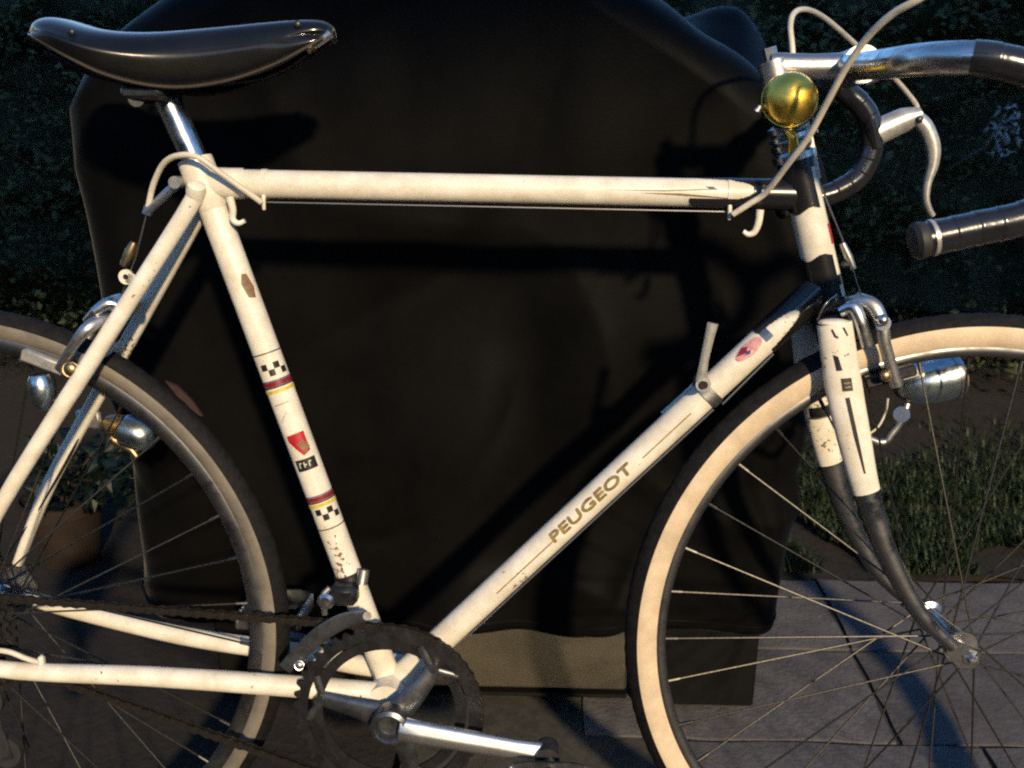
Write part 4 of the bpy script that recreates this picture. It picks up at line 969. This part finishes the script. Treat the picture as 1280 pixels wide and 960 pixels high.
for s_, b in ((1, bn), (-1, bf)):
    n_ = len(b); i0 = 40 if s_ > 0 else 30
    tp = MB(); pts = b[i0:]; L_ = [0]
    fine = []
    for a_, b_ in zip(pts, pts[1:]): fine += [a_.lerp(b_, t/5) for t in range(5)]
    fine.append(pts[-1]); rr = []; acc_ = 0
    for q in range(len(fine)):
        if q: acc_ += (fine[q]-fine[q-1]).length
        rr.append(.0127+.0006*((acc_/.017) % 1.0))
    part(tp.tube(fine, rr, 20), 'bar_tape', 'tape', bar)
    e_ = (b[-1]-b[-2]).normalized()
    part(MB().lathe(b[-1], e_, [(-.003, .0130), (0, .0142), (.004, .0144), (.007, .0115), (.0075, 0)], 24), 'end_plug', 'rubber', bar)
    part(MB().tube([b[-1]-e_*.009, b[-1]-e_*.006], .0139, 20), 'tape_ring', 'whitealloy', bar)
    # brake lever
    k = 7*9; hb = b[k]; wv = -.199*s_
    if s_ < 0:
        q = lambda x, y, o=0: P(x, y, -.199+o)
        A_, B_ = q(1089, 166), q(1148, 142)
    else:
        sh_ = bn[k]-bf[k]; A_, B_ = P(1089, 166, -.199)+sh_, P(1148, 142, -.199)+sh_
    off = Vector((0, 0, 0)) if s_ < 0 else bn[k]-bf[k]
    F_ = lambda x, y: P(x, y, -.199)+off
    lev = part(MB().tube(smooth_path([F_(1086, 170), F_(1108, 160), F_(1130, 150), F_(1150, 143)], 3), lerp_list([.0150, .0148, .0142, .0088], 10), 18, side=(0, 1, 0), rad2=lerp_list([.011, .011, .011, .009], 10)), 'brake_lever', 'whitealloy')
    bl = smooth_path([F_(1143, 146), F_(1156, 158), F_(1166, 182), F_(1166, 205), F_(1159, 228), F_(1157, 248), F_(1161, 262), F_(1166, 270)], 4)
    part(MB().tube(bl, lerp_list([.0085, .0092, .0085, .0068, .0050, .0042, .0040, .0034], len(bl)), 14, side=(0, 1, 0), rad2=lerp_list([.007, .008, .0075, .007, .0065, .006, .005, .004], len(bl))), 'lever_blade', 'whitealloy', lev)
    part(MB().ball(F_(1145, 150)+Vector((0, -.011, 0)), .0042, 12, (1, .5, 1)), 'lever_pivot', 'dark', lev)
    part(MB().tube([F_(1084, 150), F_(1092, 186)], .0085, 14, side=(0, 1, 0), rad2=.015), 'lever_clamp', 'dark', lev)
# cable housings at the bars
F_ = lambda x, y: P(x, y, -.199)
pth = smooth_path([P(992, 82, -.012), P(990, 55, -.016), P(988, 32, -.022), P(993, 16, -.032), P(1008, 12, -.05), P(1030, 22, -.08), P(1060, 47, -.115), P(1090, 75, -.15), P(1118, 98, -.18), P(1142, 126, -.197), P(1148, 138, -.199)], 8)
part(MB().tube(pth, .0027, 12), 'cable_housing', 'housing')
pth = smooth_path([P(916, 268, .016), P(938, 254, .022), P(958, 240, .030), P(985, 205, .055), P(1010, 172, .075), P(1034, 128, .095), P(1058, 84, .115), P(1085, 46, .135), P(1115, 18, .155), P(1150, -2, .172), P(1210, -40, .188), P(1300, -50, .197), P(1390, 20, .203), P(1425, 100, .205)], 8)
part(MB().tube(pth, .0029, 12), 'cable_housing', 'housing')
part(MB().tube([P(991, 78, -.012), HT_T+SAX*.026+Vector((.026, -.004, 0))], .0010, 8), 'bare_cable', 'wire')
fh = part(MB().plate([P(1003, 150, .006), P(1010, 148, .006), P(1025, 222, .006), P(1019, 224, .006)], (0, 1, 0), .008), 'front_cable_hanger', 'alloy')
part(MB().tube([P(1022, 222, .004), P(1058, 312, .002), P(1078, 375, 0)], .0008, 6), 'bare_cable', 'wire')
part(MB().tube([P(1053, 304, .004), P(1060, 320, .004), P(1067, 336, .004)], [.003, .0042, .003], 10), 'cable_yoke', 'alloy')
part(MB().box(P(1058, 330, .004), .010, .006, .007, ch=.002), 'yoke_nut', 'dark')
part(MB().tube(smooth_path([P(1046, 368, .02), P(1032, 380, .026), P(1022, 400, .022)], 5), .0010, 8), 'straddle_cable', 'wire')
# bell
bc = P(988, 122, .034); bd_ = (CAM_L-bc).normalized()+Vector((.10, 0, .28)); bd_.normalize()
prof = [(h*.94, r*.94) for h, r in [(-.004, .0262), (-.002, .0272), (.002, .0268)]+[(.002+.0225*math.sin(a*math.pi/20), .0262*math.cos(a*math.pi/20)) for a in range(0, 11)]]
bell = part(MB().lathe(bc-bd_*.008, bd_, prof, 40), 'bell', 'brass')
part(MB().lathe(bc-bd_*.008, -bd_, [(.002, .0259), (.005, .0264), (.010, .0248), (.018, .017), (.022, .008), (.022, 0)], 36), 'bell_base', 'chrome', bell)
part(MB().tube([bc-bd_*.014+Vector((0, 0, -.024)), P(991, 172, .028), P(992, 188, .022)], [.005, .0042, .006], 12), 'bell_post', 'brass', bell)
part(MB().tube([bc-bd_*.010+Vector((-.022, 0, -.008)), P(949, 134, .03), P(946, 140, .03)], [.002, .0022, .0036], 8), 'bell_striker', 'alloy', bell)
part(MB().lathe(HT_T+SAX*.045, SAX, [(-.005, .012), (-.005, .0145), (.005, .0145), (.005, .012)], 28), 'bell_clamp', 'alloy', bell)
# small reflective tag on the cover by the rear tyre
tg = [G(207, 476, Y=FY-.014), G(222, 482, Y=FY-.014), G(240, 500, Y=FY-.014), G(254, 520, Y=FY-.014), G(250, 519, Y=FY-.014), G(234, 506, Y=FY-.014), G(220, 492, Y=FY-.014)]
tag(MB().plate(tg, (0, 1, 0), .004).build('fabric_tag', MT['tag'], smooth=False), 'small faded reddish tag on the cover beside the rear tyre', 'tag')
print('objects', len(bpy.data.objects), 'links', len(chain_links))
